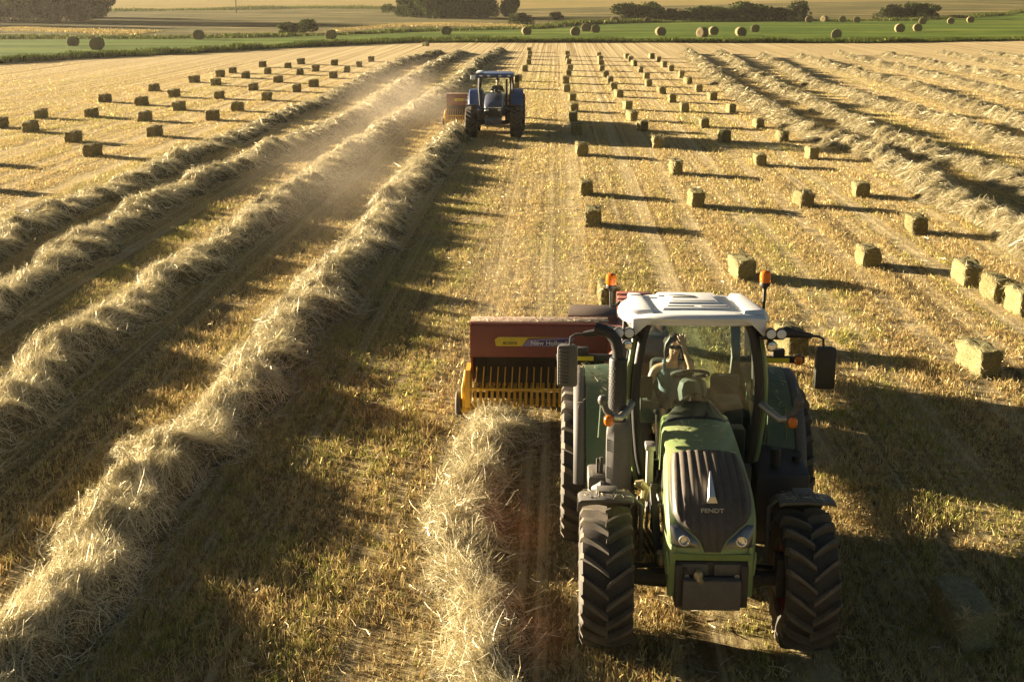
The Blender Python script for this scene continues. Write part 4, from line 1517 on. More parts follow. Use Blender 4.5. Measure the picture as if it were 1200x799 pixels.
# ---- loader bracket, hydraulic rods and hoses between bonnet and left wheel
mb = MB()
mb.box(-.545, -.475, .58, .70, 1.10, 1.80, 1, .012)
mb.box(-.56, -.46, .56, .72, 1.78, 1.84, 1, .01)
mb.hexa([(-.50, .58, 1.16), (-.42, .58, 1.16), (-.42, .74, 1.20), (-.50, .74, 1.20)], [(-.50, .54, 1.44), (-.42, .54, 1.44), (-.42, .74, 1.44), (-.50, .74, 1.44)], 0, .01)
mb.hexa([(-.47, .05, .76), (-.40, .05, .76), (-.40, .15, .72), (-.47, .15, .72)], [(-.51, .56, 1.42), (-.43, .56, 1.42), (-.43, .68, 1.30), (-.51, .68, 1.30)], 0, .012)
mb.tube([(-.42, .05, .82), (-.42, .02, .93)], [.035, .045], 10, 2)
mb.ell((-.42, .0, .86), .045, .035, .07, 10, 2)
mb.build('loader_bracket', [M_IRON, M_STEEL, M_BRASS, M_GREEN], tractor)
mb = MB()
mb.box(.43, .50, .55, .70, 1.1, 1.62, 0, .012)
mb.hexa([(.43, .05, .76), (.48, .05, .76), (.48, .15, .72), (.43, .15, .72)], [(.44, .56, 1.32), (.50, .56, 1.32), (.50, .68, 1.22), (.44, .68, 1.22)], 0, .012)
mb.build('loader_bracket', [M_IRON, M_STEEL, M_BRASS, M_GREEN], tractor)
mb = MB()
mb.tube([(-.60, .50, 1.42), (-.63, .44, 1.47), (-.60, .40, 1.50), (-.56, .42, 1.44), (-.58, .40, 1.33), (-.62, .40, 1.28)], [.03, .045, .04, .045, .03, .02], 8)
mb.tube([(-.66, .42, 1.49), (-.58, .40, 1.51)], .034, 8)
mb.tube([(-.62, .40, 1.30), (-.60, .42, 1.22), (-.61, .45, 1.15)], .03, 8)
mb.build('hose_coupling', M_BRASS, tractor)
mb = MB()
for k in range(5):
    x = -.62 + .05 * k
    mb.tube([(x, .55, 1.30 - .03 * k), (x - .03, .35, 1.05), (x + .04, .25, .92 + .02 * k), (x + .1, .3, .8)], .016, 6)
mb.tube([(-.40, .9, 1.45), (-.44, .6, 1.36), (-.40, .2, 1.30), (-.37, .1, 1.0)], .02, 6)
mb.tube([(-.66, .30, 1.42), (-.80, .12, 1.2), (-.70, .05, .9)], .016, 6)
mb.build('hoses', M_BLACK, tractor)

# ---- exhaust: silencer box, perforated pipe and elbow beside the left pillar
mb = MB()
oct_ = [(-.13, -.09), (-.06, -.15), (.06, -.15), (.13, -.09), (.13, .09), (.06, .15), (-.06, .15), (-.13, .09)]
mb.loft([[(-.805 + x * f, 1.02 + y * f, z) for x, y in oct_] for z, f in ((1.14, .85), (1.20, 1.0), (1.80, 1.0), (1.90, .9), (1.96, .7))], 0)
for k in range(6):
    for z0 in (1.36, 1.66):
        mb.box(-.935, -.90, .905, .935, z0 + k * .022, z0 + k * .022 + .011, 1)
mb.build('silencer', [M_GREY, M_BLACK], tractor)
mb = MB()
mb.lathe([(.088, 1.94), (.092, 1.97), (.092, 2.60), (.085, 2.62), (.065, 2.63)], (-.83, 1.02, 0), 'z', 24, 0)
for k in range(16):
    for j in range(9):
        an = PI + (j + (k % 2) * .5) * PI / 9
        x, y = -.83 + .090 * math.cos(an), 1.02 + .090 * math.sin(an)
        mb.ell((x, y, 2.02 + k * .034), .0065, .0065, .0065, 6, 1)
mb.tube([(-.83, 1.02, 2.60), (-.835, 1.02, 2.70), (-.86, 1.03, 2.80), (-.92, 1.05, 2.875), (-1.0, 1.08, 2.90), (-1.06, 1.10, 2.91)], [.060, .060, .060, .060, .062, .064], 14)
mb.build('exhaust_pipe', [M_BLACK, M_IRON], tractor)

# ---- cab
ZW = [1.12, 1.5, 1.85, 2.1, 2.35, 2.6, 2.8, 2.93, 3.0]
XW = [.50, .585, .62, .635, .63, .60, .565, .52, .48]
YW = [1.26, 1.22, 1.20, 1.19, 1.195, 1.215, 1.25, 1.285, 1.30]


def ws_pt(u, z):
    w = float(np.interp(z, ZW, XW)); y = float(np.interp(z, ZW, YW))
    return Vector((u * w, y - .075 * (1 - u * u), z))


mb = MB()
mb.grid([[ws_pt(u, z) for u in np.linspace(-1, 1, 17)] for z in np.linspace(1.14, 2.985, 28)])
mb.build('windscreen', M_GLASS, tractor)
mb = MB()
path = [ws_pt(-1, z) for z in np.linspace(1.12, 2.95, 22)] + [ws_pt(u, 2.985) for u in np.linspace(-.92, .92, 11)] + [ws_pt(1, z) for z in np.linspace(2.95, 1.12, 22)]
mb.tube(path, .046, 10, 0)
for s in (-1, 1):
    mb.tube([ws_pt(s, z) + Vector((s * .045, .06, 0)) for z in np.linspace(1.12, 2.88, 18)], .042, 8, 0)
    mb.tube([ws_pt(s, z) + Vector((s * .078, .045, 0)) for z in np.linspace(1.15, 2.82, 18)], .030, 8, 1)
    mb.tube([(s * .68, 2.12, 1.2), (s * .735, 2.12, 2.1), (s * .70, 2.1, 2.8)], .035, 8, 0)
    mb.tube([(s * .60, 2.96, 1.25), (s * .64, 3.0, 2.1), (s * .60, 2.92, 2.8)], .055, 8, 2)
    mb.tube([(s * .66, 1.3, 1.2), (s * .68, 2.1, 1.18), (s * .62, 2.95, 1.25)], .04, 8, 0)
    mb.tube([(s * .62, 1.35, 2.80), (s * .70, 2.1, 2.80), (s * .60, 2.92, 2.80)], .04, 8, 0)
mb.tube([(-.60, 2.96, 1.28), (.60, 2.96, 1.28)], .04, 8, 0)
mb.tube([(-.60, 2.93, 2.78), (.60, 2.93, 2.78)], .04, 8, 0)
mb.box(-.62, .62, 1.25, 2.98, 1.10, 1.16, 3)
mb.box(-.56, .56, 1.22, 1.27, 1.10, 1.45, 3)
mb.box(-.58, .58, 2.92, 2.97, 1.10, 1.72, 3)
mb.build('cab_frame', [M_BLACK, M_GREEN, M_TRIM, M_BLACK], tractor)
mb = MB()
mb.grid([[(x, 2.985, z) for x in np.linspace(-.57, .57, 3)] for z in np.linspace(1.72, 2.76, 3)])
mb.build('rear_window', M_GLASS, tractor)
for s in (-1, 1):
    mb = MB()
    mb.grid([[(s * float(np.interp(z, [1.2, 2.1, 2.8], [.68, .735, .69])), y, z) for y in np.linspace(1.34, 2.9, 5)] for z in np.linspace(1.22, 2.78, 5)])
    w_ = mb.build('side_window', M_SIDEG, tractor)
    mb = MB()
    mb.tube([(s * .75, 1.45, 1.6), (s * .77, 1.46, 1.95), (s * .75, 1.46, 2.3)], .014, 6)
    mb.build('door_handle', M_BLACK, w_)

# ---- roof
def outline(sc, n=48, p=3.1):
    o = []
    for k in range(n):
        a = 2 * PI * k / n
        c, s = math.cos(a), math.sin(a)
        x = math.copysign(abs(c) ** (2 / p), c) * .80
        y = math.copysign(abs(s) ** (2 / p), s) * .96
        yy = 2.05 + y * sc
        narrow = 1 - .06 * max(0, (yy - 2.0) / .95)
        o.append((x * sc * narrow, yy))
    return o


def zt(y): return 3.062 - .10 * (y - 1.1)


mb = MB()
rings = []
for sc, dz in ((.93, -.125), (.985, -.12), (1.0, -.10), (.995, -.072), (.975, -.045), (.94, -.026), (.88, -.014), (.7, -.004), (.4, 0.), (.1, 0.)):
    rings.append([(x, y, zt(y) + dz - .018 * (x / .8) ** 2) for x, y in outline(sc)])
mb.loft(rings)
# arched visor that comes down at the front corners
vis = []
for u in np.linspace(-1, 1, 25):
    a = abs(u)
    x = u * .68
    drop = .012 + .21 * max(0, (a - .66) / .34) ** 1.4
    y = 1.06 + .14 * a ** 2.2
    top, lo = 3.048 - .05 * a ** 3, 3.005 - drop
    vis.append([(x, y + .05, top + .012), (x, y - .005, top - .01), (x, y - .015, (top + lo) / 2), (x, y, lo), (x, y + .06, lo), (x, y + .22, top - .02)])
mb.loft(vis)
roof = mb.build('roof', M_WHITE, tractor, ang=45)
mb = MB()
for s in (-1, 1):
    q = [(s * .46, 1.30), (s * .70, 1.34), (s * .66, 2.82), (s * .50, 2.82)]
    q2 = [(s * .475, 1.34), (s * .68, 1.40), (s * .64, 2.77), (s * .51, 2.77)]
    mb.hexa([(x, y, zt(y) - .03) for x, y in q], [(x, y, zt(y) + .014) for x, y in q2], 0, .012)
mb.hexa([(x, y, zt(y) - .02) for x, y in ((-.38, 1.42), (.38, 1.42), (.34, 2.82), (-.34, 2.82))], [(x, y, zt(y) + .022) for x, y in ((-.35, 1.47), (.35, 1.47), (.31, 2.77), (-.31, 2.77))], 0, .012)
mb.hexa([(x, y, zt(y)) for x, y in ((-.30, 1.72), (.30, 1.72), (.28, 2.45), (-.28, 2.45))], [(x, y, zt(y) + .045) for x, y in ((-.27, 1.76), (.27, 1.76), (.25, 2.40), (-.25, 2.40))], 0, .012)
mb.build('roof_panel', M_WHITE, roof)
for x0, x1, y, w, dz in ((-.30, -.02, 1.54, .04, .018), (.05, .33, 1.54, .04, .018), (-.23, .23, 1.83, .04, .038), (-.20, .06, 2.08, .13, .038)):
    mb = MB()
    mb.hexa([(x, yy, zt(yy) + dz) for x, yy in ((x0, y), (x1, y), (x1, y + w), (x0, y + w))], [(x, yy, zt(yy) + dz + .012) for x, yy in ((x0, y), (x1, y), (x1, y + w), (x0, y + w))], 0, .003)
    mb.build('roof_vent', M_GREY, roof)

# ---- lamps on the roof corners
for s in (-1, 1):
    for dx, dz in ((.72, 2.865), (.825, 2.865), (.735, 2.735)):
        mb = MB()
        c = (s * dx, 1.10, dz)
        mb.lathe([(.03, .10), (.052, .06), (.056, 0.), (.056, -.012), (.050, -.014)], c, 'y', 18, 0, True)
        wl = mb.build('work_light', M_BLACK, tractor)
        mb = MB()
        mb.lathe([(.048, -.016), (.03, -.022), (.002, -.024)], c, 'y', 18, 0, True)
        mb.build('lens', M_LENS if dz > 2.8 else M_LAMP, wl)
    mb = MB()
    mb.box(min(s * .62, s * .85), max(s * .62, s * .87), 1.18, 1.30, 2.78, 2.82, 0, .01)
    mb.tube([(s * .735, 1.19, 2.66), (s * .73, 1.22, 2.80)], .03, 8)
    mb.build('lamp_bracket', M_BLACK, tractor)

# ---- mirrors
for s in (-1, 1):
    mb = MB()
    mb.hexa([(s * 1.235, 1.34, 2.20), (s * 1.455, 1.34, 2.20), (s * 1.435, 1.50, 2.22), (s * 1.255, 1.50, 2.22)], [(s * 1.235, 1.34, 2.66), (s * 1.455, 1.34, 2.66), (s * 1.435, 1.50, 2.64), (s * 1.255, 1.50, 2.64)], 0, .03)
    if s < 0:
        for k in range(11):
            mb.box(-1.43, -1.33, 1.325, 1.345, 2.24 + k * .036, 2.258 + k * .036, 0, .004)
    mi = mb.build('mirror', M_GREY if s < 0 else M_BLACK, tractor)
    mb = MB()
    mb.box(min(s * 1.26, s * 1.43), max(s * 1.26, s * 1.43), 1.502, 1.512, 2.25, 2.62, 0, .003)
    mb.build('mirror_glass', M_CHROME, mi)
    mb = MB()
    mb.tube([(s * .84, 1.32, 2.82), (s * .92, 1.32, 2.83), (s * 1.02, 1.33, 2.81), (s * 1.18, 1.36, 2.78)], [.05, .06, .042, .028], 10)
    mb.tube([(s * 1.14, 1.36, 2.785), (s * 1.26, 1.38, 2.77), (s * 1.31, 1.39, 2.74), (s * 1.32, 1.40, 2.63)], .014, 8)
    mb.build('mirror_arm', M_BLACK, mi)

# ---- amber beacons on stalks
for s, y, h in ((-1, 2.70, 2.98), (1, 2.42, 3.08)):
    mb = MB()
    mb.tube([(s * .74, y, 2.82), (s * .80, y, 2.76), (s * .84, y, 2.76), (s * .845, y, 2.86), (s * .845, y, h)], .018, 8)
    mb.lathe([(.02, h - .04), (.03, h - .02), (.055, h), (.06, h + .03), (.058, h + .035)], (s * .845, y, 0), 'z', 18, 0, True)
    b = mb.build('beacon', M_BLACK, tractor)
    mb = MB()
    mb.lathe([(.056, h + .036), (.060, h + .05), (.062, h + .11), (.055, h + .15), (.03, h + .165), (.002, h + .168)], (s * .845, y, 0), 'z', 20)
    mb.build('beacon_lens', M_AMBER, b)
# ---- indicators on bent arms, with a small lamp above
for s in (-1, 1):
    mb = MB()
    mb.tube([(s * .66, 1.20, 2.10), (s * .73, .98, 2.07), (s * .81, .84, 2.04), (s * .89, .82, 2.05)], [.042, .042, .040, .036], 12, 0)
    mb.tube([(s * .88, .82, 2.05), (s * .95, .83, 2.12), (s * .98, .84, 2.20)], .035, 10, 1)
    mb.ell((s * .99, .82, 2.23), .05, .05, .06, 12, 1)
    mb.lathe([(.058, .02), (.06, 0.)], (s * .925, .78, 2.03), 'y', 16, 1, True)
    ia = mb.build('indicator', [M_STEEL, M_GREY], tractor)
    mb = MB()
    mb.ell((s * .925, .76, 2.03), .052, .035, .062, 16)
    mb.build('indicator_lens', M_AMBER, ia)
# ---- warning bars behind the fenders
for s in (-1, 1):
    mb = MB()
    mb.box(min(s * .66, s * 1.46), max(s * .66, s * 1.46), 3.08, 3.14, 2.0, 2.08, 0, .01)
    mb.box(min(s * 1.08, s * 1.22), max(s * 1.08, s * 1.22), 3.05, 3.15, 2.08, 2.17, 0, .01)
    mb.lathe([(.06, .03), (.062, -.02)], (s * 1.38, 3.06, 2.05), 'y', 16, 0, True)
    wb = mb.build('warning_bar', M_BLACK, tractor)
    mb = MB()
    mb.box(min(s * 1.02, s * 1.28), max(s * 1.02, s * 1.28), 3.066, 3.078, 2.015, 2.065)
    mb.build('yellow_strip', M_YTAPE, wb)
    mb = MB()
    mb.ell((s * 1.38, 3.035, 2.05), .05, .03, .055, 14)
    mb.build('lens', M_AMBER, wb)

# ---- inside the cab
mb = MB()
mb.box(-.42, .12, 1.95, 2.45, 1.46, 1.66, 0, .06)
mb.box(-.40, .10, 2.40, 2.56, 1.50, 2.22, 0, .06)
mb.tube([(-.15, 2.2, 1.15), (-.15, 2.2, 1.42)], .14, 12)
mb.build('seat', M_SEAT, tractor)
mb = MB()
mb.hexa([(-.58, 1.62, 1.72), (-.34, 1.62, 1.72), (-.34, 2.3, 1.70), (-.58, 2.3, 1.70)], [(-.57, 1.55, 2.0), (-.36, 1.55, 2.0), (-.36, 2.3, 1.92), (-.57, 2.3, 1.92)], 0, .035)
mb.tube([(-.46, 1.64, 1.98), (-.46, 1.60, 2.10)], [.03, .04], 8, 1)
mb.box(-.60, -.44, 1.45, 1.48, 2.06, 2.30, 1, .015)
mb.box(-.56, -.54, 1.5, 1.6, 1.9, 2.1, 1)
mb.build('armrest_console', [M_TEAL, M_SEAT], tractor)
mb = MB()
mb.loft([[(-.02 + x * k, 1.45 + yy, z) for x, yy in ((-.16, 0), (-.12, -.07), (0, -.09), (.12, -.07), (.16, 0), (.12, .10), (-.12, .10))] for z, k, in ((1.5, .7), (1.9, .7), (2.08, .9), (2.17, .98), (2.25, .85), (2.28, .5))], 0)
mb.box(-.12, .08, 1.24, 1.5, 1.12, 1.7, 1, .03)
mb.build('dashboard', [M_TEAL, M_BLACK], tractor)
mb = MB()
cc = Vector((-.03, 1.62, 2.28))
ax = Vector((0, .45, .89)).normalized(); e1 = Vector((1, 0, 0)); e2 = ax.cross(e1)
mb.tube([cc + (e1 * math.cos(2 * PI * k / 28) + e2 * math.sin(2 * PI * k / 28)) * .195 for k in range(29)], .018, 8)
for k in range(3):
    d = e1 * math.cos(PI / 2 + k * 2.09) + e2 * math.sin(PI / 2 + k * 2.09)
    mb.tube([cc - ax * .03, cc + d * .19], .014, 6)
mb.tube([cc - ax * .25, cc - ax * .02], [.04, .05], 10)
mb.build('steering_wheel', M_SEAT, tractor)
mb = MB()
mb.box(.24, .58, 1.75, 2.15, 1.45, 1.92, 0, .06)
mb.box(.26, .58, 2.15, 2.28, 1.75, 2.12, 0, .05)
mb.box(.22, .56, 1.40, 1.60, 1.3, 1.75, 0, .05)
mb.build('passenger_seat', M_SEAT, tractor)
mb = MB()
mb.tube([ws_pt(.35, 1.5) + Vector((0, -.02, 0)), ws_pt(.10, 1.86) + Vector((0, -.03, 0))], .012, 6)
mb.tube([ws_pt(.04, 1.72) + Vector((0, -.02, 0)), ws_pt(.16, 2.02) + Vector((0, -.02, 0))], .01, 6)
mb.build('wiper', M_BLACK, tractor)
mb = MB()                                             # cowl between bonnet and windscreen
rings = []
for y, w, z in ((1.34, .20, 2.16), (1.28, .28, 2.10), (1.18, .34, 2.0), (1.08, .345, 1.955)):
    rings.append([(w * math.cos(a), y, 1.85 + (z - 1.85) * max(math.sin(a), 0) ** .8) for a in np.linspace(0, PI, 13)] + [(-w, y, 1.5), (w, y, 1.5)])
mb.loft(rings)
mb.build('cowl', M_BLACK, tractor)


def wpos(o, rot, p):
    c, s = math.cos(rot), math.sin(rot)
    return (o[0] + p[0] * c - p[1] * s, o[1] + p[0] * s + p[1] * c, o[2] + p[2])


WAVE = dict(x=0.0, tilt=.35, shades=True,
            armL=((-.185, 0, .50), (-.27, -.07, .27), (-.27, -.34, .28), ((0, -1, -.1), (1, 0, 0), -1)),
            armR=((.185, -.02, .52), (.20, -.24, .56), (.115, -.14, .775), ((-.15, .25, 1), (1, .2, 0), 1)))
person('woman in sunglasses and grey top driving the green tractor, one hand raised', wpos((TX, TY, 0), -ROW, (-.18, 2.18, 1.68)), -ROW, WAVE, M_TOP, M_JEAN)

# ------------------------------------------------------------------ square baler, built once
BX, BY = -1.75, 6.95          # pickup centre in the tractor's frame


def make_baler(parent_loc, rot, label):
    r = empty('baler', parent_loc, rot)
    tag(r, label, 'hay baler', 'square balers drawn by the tractors')
    X0, X1 = -.97, 1.05        # pickup housing
    mb = MB()                  # housing over the pickup: sloping front panel and dusty top
    prof = [(.03, 1.49), (.0, 1.47), (-.02, 1.42), (.02, .98), (.06, .95), (.10, .97), (.07, 1.38), (.30, 1.40), (.40, 1.0), (.95, .9), (.95, .40), (1.0, .40), (1.0, .95), (.45, 1.05), (.36, 1.485)]
    mb.loft([[(x, y, z) for y, z in prof] for x in (X0, X1)])
    mb.tube([(X0 - .005, .0, 1.475), (X1, .0, 1.475)], .022, 6)
    for xx in (X0 - .02, X1 - .01):
        mb.plate([(xx, .04, .95), (xx, .04, 1.46), (xx, .34, 1.46), (xx, .44, 1.03), (xx, 1.0, .93), (xx, 1.0, .42), (xx, .55, .42)], (.03, 0, 0))
    hs = mb.build('pickup_housing', M_MAROON, r)
    mb = MB()
    mb.box(X0 - .015, X1 + .015, .035, .365, 1.488, 1.502, 0, .005)
    mb.build('dusty_lid', paint('dusty_lid', (.30, .16, .11), .9, dust=.9), hs)
    chaff('chaff', hs, lambda rng: ((rng.uniform(X0, X1), rng.uniform(.05, .36), 1.508), 0.), 44, 220)
    mb = MB()                  # dark feeder space
    mb.box(X0 + .02, X1 - .02, .62, .9, .30, .92, 0)
    for k in range(6):
        x = X0 + .2 + k * .34
        mb.tube([(x, .55, 1.2), (x, .42, .85), (x + .02, .48, .55)], .018, 6)
    mb.build('feeder', M_IRON, r)
    # decal with its lettering on the front panel, tilted like the panel
    tilt = math.atan2(.04, .42)
    M = Matrix.Translation((-.08, -.012, 1.215)) @ Matrix.Rotation(PI / 2 - tilt, 4, 'X')
    mb = MB()
    M2 = M @ Matrix.Translation((0, 0, .003)) @ Matrix.Scale(.87, 4)
    mb.plate([M2 @ Vector(p) for p in ((-.60, -.08, 0), (-.16, -.08, 0), (-.05, .06, 0), (.55, .075, 0), (-.56, .075, 0), (-.62, .03, 0))], (0, -.003, 0), 0)
    mb.plate([M2 @ Vector(p) for p in ((-.16, -.08, .001), (.66, -.08, .001), (.74, .07, .001), (.55, .072, .001), (-.05, .03, .001))], (0, -.003, 0), 1)
    mb.plate([M2 @ Vector(p) for p in ((.10, -.062, .003), (.60, -.062, .003), (.63, .045, .003), (.13, .015, .003))], (0, -.003, 0), 2)
    dc = mb.build('decal', [M_DECY, M_DECL, M_DECD], hs)
    R_ = (PI / 2 - tilt, 0, 0)
    text_mesh('lettering', 'New Holland', .088, M_INKW, dc, M2 @ Vector((.30, -.025, .012)), R_, 1.12, .002)
    text_mesh('lettering', 'BC5070', .058, M_INKD, dc, M2 @ Vector((-.36, -.03, .010)), R_, 1.1, .002)
    # pickup: windguard bar with upright rods, strippers, side shields, reel tines
    mb = MB()
    mb.tube([(X0 - .02, -.06, .485), (X1 - .02, -.06, .475)], .020, 8)
    for k in range(19):
        x = X0 + .06 + k * .108
        mb.tube([(x, -.055, .48), (x + .005, .05, .62), (x + .01, .20, .76)], .0095, 5)
    mb.build('windguard', M_YELLOW, r)
    mb = MB()
    for k in range(24):
        x = X0 + .05 + k * .085
        pts = [(x, .25 - .24 * math.cos(a), .30 + .19 * math.sin(a)) for a in np.linspace(-.6, 2.6, 9)]
        mb.loft([[Vector(p) + Vector((-.022, 0, 0)), Vector(p) + Vector((.022, 0, 0)), Vector(p) + Vector((.022, .012, -.012)), Vector(p) + Vector((-.022, .012, -.012))] for p in pts])
    mb.build('stripper_bands', M_YELLOW, r)
    mb = MB()
    rng = random.Random(4)
    for k in range(23):
        x = X0 + .092 + k * .085
        for j in range(3):
            a = 2 * PI * (j / 3 + (k % 4) / 12.) + .3
            mb.tube([(x, .25 + .10 * math.cos(a), .30 + .10 * math.sin(a)), (x, .25 + .27 * math.cos(a + .2), .30 + .25 * math.sin(a + .2))], .005, 4)
    mb.tube([(X0, .25, .30), (X1, .25, .30)], .05, 8)
    mb.build('reel', M_IRON, r)
    for s, x in ((-1, X0 - .06), (1, X1 + .0)):
        mb = MB()
        mb.plate([(x - .035, -.10, .40), (x - .035, .06, .74), (x - .035, .50, .74), (x - .035, .55, .22), (x - .035, .10, .16), (x - .035, -.08, .20)], (.07, 0, 0))
        if s < 0:
            mb.tube([(x - .05, -.05, .22), (x - .06, -.02, .48), (x - .02, .12, .72)], .035, 8)
            mb.tube([(x - .06, -.06, .16), (x - .02, .02, .14), (x + .06, .10, .16)], .05, 8)
        mb.build('side_shield', M_YELLOW, r)
    mb = MB()
    mb.lathe([(.05, -.05), (.17, -.05), (.20, -.03), (.20, .03), (.17, .05), (.05, .05)], (X0 - .20, .12, .20), 'x', 22, 0, True)
    mb.tube([(X0 - .20, .12, .20), (X0 - .06, .14, .24)], .025, 8)
    mb.build('gauge_wheel', M_RUB, r)
    # bale chamber, knotter cover, drawbar, driveline
    mb = MB()
    mb.box(1.34, 1.92, -.75, 3.6, .62, 1.18, 0, .015)
    mb.box(1.05, 1.95, -.4, .9, .50, 1.38, 0, .04)
    for k in range(7):
        mb.box(1.325, 1.935, 1.2 + k * .35, 1.26 + k * .35, .60, 1.20, 0, .006)
    mb.build('bale_chamber', M_MAROON, r)
    mb = MB()
    mb.hexa([(.50, .62, 1.25), (1.26, .62, 1.25), (1.26, 1.15, 1.25), (.50, 1.15, 1.25)], [(.46, .60, 1.47), (1.20, .60, 1.47), (1.22, 1.15, 1.51), (.50, 1.15, 1.51)], 0, .01)
    mb.tube([(.72, .585, 1.34), (.76, .58, 1.44)], .006, 4, 1)
    mb.build('feeder_guard', [paint('dark_brown_steel', (.06, .035, .028), .6, dust=.25), M_STEEL], r)
    mb = MB()
    mb.box(1.42, 1.85, .60, 1.20, 1.18, 1.45, 0, .05)
    mb.build('knotter_cover', M_CREAM, r)
    mb = MB()
    mb.lathe([(.40, -.09), (.44, -.07), (.44, .07), (.40, .09)], (1.40, -.80, .98), 'y', 30, 0, True)
    mb.build('flywheel_guard', M_MAROON, r)
    mb = MB()
    mb.hexa([(1.10, -.7, .55), (1.30, -.7, .55), (1.80, -3.25, .45), (1.70, -3.25, .45)], [(1.10, -.7, .72), (1.30, -.7, .72), (1.80, -3.25, .55), (1.70, -3.25, .55)], 0, .01)
    mb.tube([(1.40, -.9, .98), (1.60, -1.9, .85), (1.74, -3.3, .70)], .055, 10, 1)
    mb.build('drawbar', [M_MAROON, M_BLACK], r)
    mb = MB()
    mb.tube([(X0 + .2, 1.25, .37), (2.1, 1.25, .37)], .05, 8)
    mb.box(X0 + .1, 1.15, 1.0, 1.3, .40, .62, 0, .02)
    mb.build('axle', M_IRON, r)
    for s, x in ((-1, X0 + .30), (1, 2.16)):
        mb = MB()
        mb.lathe([(.02, -.07), (.17, -.07), (.19, -.11), (.19, .11), (.17, .07), (.02, .07)], (0, 0, 0), 'x', 24, 0, True)
        w = mb.build('wheel', M_CREAM, r, (x, 1.25, .37))
        mb = MB()
        mb.lathe([(.19, -.10), (.27, -.13), (.345, -.12), (.37, -.08), (.372, 0), (.37, .08), (.345, .12), (.27, .13), (.19, .10)], (0, 0, 0), 'x', 36)
        mb.build('tyre', M_RUB, w)
    mb = MB()
    mb.hexa([(1.36, 3.6, .50), (1.9, 3.6, .50), (1.9, 4.7, .12), (1.36, 4.7, .12)], [(1.36, 3.6, .54), (1.9, 3.6, .54), (1.9, 4.7, .16), (1.36, 4.7, .16)])
    for x in (1.36, 1.9): mb.tube([(x, 3.6, .72), (x, 4.7, .36)], .02, 6)
    mb.build('bale_chute', M_MAROON, r)
    return r


baler = make_baler(wpos((TX, TY, 0), -ROW, (BX, BY, 0)), -ROW, 'red square baler with yellow pickup pulled by the green tractor')

# ------------------------------------------------------------------ the blue tractor far back
UX, UY = -.80, 58.6
blue = empty('tractor', (UX, UY, 0), -ROW)
tag(blue, 'blue tractor with dark bonnet working farther back in the field', 'tractor')
for s in (-1, 1):
    make_wheel(blue, (s * .98, 0, .66), .67, .50, .36, 18, s, 0, M_CREAM, .1)
    make_wheel(blue, (s * 1.02, 2.6, .86), .87, .56, .50, 20, s, 0, M_CREAM, .2)
mb = MB()
mb.box(-.26, .26, -.45, 3.0, .58, 1.10, 0, .04)
mb.tube([(-.78, 0, .66), (0, 0, .62), (.78, 0, .66)], [.08, .11, .08], 10)
for s in (-1, 1):
    mb.tube([(s * .8, 2.6, .86), (s * .2, 2.6, .86)], .13, 10)
    mb.box(min(s * .45, s * .95), max(s * .45, s * .95), 1.15, 1.7, .55, 1.05, 0, .04)
mb.build('chassis', M_IRON, blue)
mb = MB()
for k in range(8):
    mb.box(-.36 + k * .092, -.36 + k * .092 + .08, -.82, -.50, .60, .92, 0, .015)
mb.build('front_weights', M_NAVY, blue)
mb = MB()
rings = []
for y, w, z, cr in ((1.2, .44, 1.84, .10), (.8, .44, 1.80, .10), (.3, .43, 1.70, .10), (-.15, .42, 1.57, .11), (-.40, .40, 1.47, .12), (-.50, .37, 1.38, .12)):
    zl = .98
    rings.append([(-w, y, zl), (-w, y, z - cr - .1), (-w * .97, y, z - cr), (-w * .80, y, z - .03), (-w * .4, y, z), (0, y, z + .01), (w * .4, y, z), (w * .80, y, z - .03), (w * .97, y, z - cr), (w, y, z - cr - .1), (w, y, zl)])
mb.loft(rings, 0, False, False, False)
mb.loft([[(x, y, z) for x, y, z in rings[-1]], [(x * .96, -.52, z) for x, y, z in rings[-1]]], 0, False)
bh = mb.build('bonnet', M_NAVY, blue, ang=50)
mb = MB()
mb.box(-.33, .33, -.535, -.505, .98, 1.28, 0, .01)
for k in range(6): mb.box(-.32, .32, -.545, -.53, 1.0 + k * .045, 1.015 + k * .045)
mb.build('grille', M_BLACK, bh)
mb = MB()
mb.box(-.34, .34, -.54, -.51, 1.30, 1.345, 0, .008)
mb.build('badge_strip', M_CHROME, bh)
for s in (-1, 1):
    mb = MB(); mb.box(min(s * .20, s * .34), max(s * .20, s * .34), -.548, -.52, 1.18, 1.27, 0, .012)
    mb.build('headlight', M_LENS, bh)
    mb = MB()
    arch(mb, s * .60, s * 1.22, 2.62, .88, 1.02, 2, 160, .03, 20, 0, .03)
    mb.plate([(s * .64, 2.62 - math.cos(math.radians(a)) * 1.0, .88 + math.sin(math.radians(a)) * 1.0) for a in range(2, 160, 8)] + [(s * .64, 3.2, 1.0), (s * .64, 1.8, .95)], (-s * .025, 0, 0))
    mb.build('rear_fender', M_BLUE, blue)
    mb = MB()
    arch(mb, s * .74, s * 1.2, .0, .66, .76, 75, 150, .03, 10, 0, .02)
    mb.tube([(s * .6, .1, .8), (s * .62, .1, 1.35), (s * .8, .1, 1.4)], .02, 6)
    mb.build('mudguard', M_BLACK, blue)
mb = MB()
for s in (-1, 1):
    mb.tube([(s * .66, 1.28, 1.25), (s * .70, 1.25, 2.0), (s * .68, 1.32, 2.50)], .045, 8)
    mb.tube([(s * .74, 2.1, 1.15), (s * .80, 2.1, 2.0), (s * .76, 2.1, 2.50)], .035, 8)
    mb.tube([(s * .70, 2.9, 1.3), (s * .74, 2.92, 2.0), (s * .70, 2.86, 2.50)], .045, 8)
    mb.tube([(s * .66, 1.28, 1.25), (s * .76, 2.1, 1.2), (s * .70, 2.9, 1.3)], .04, 8)
mb.tube([(-.66, 1.26, 1.25), (.66, 1.26, 1.25)], .05, 8)
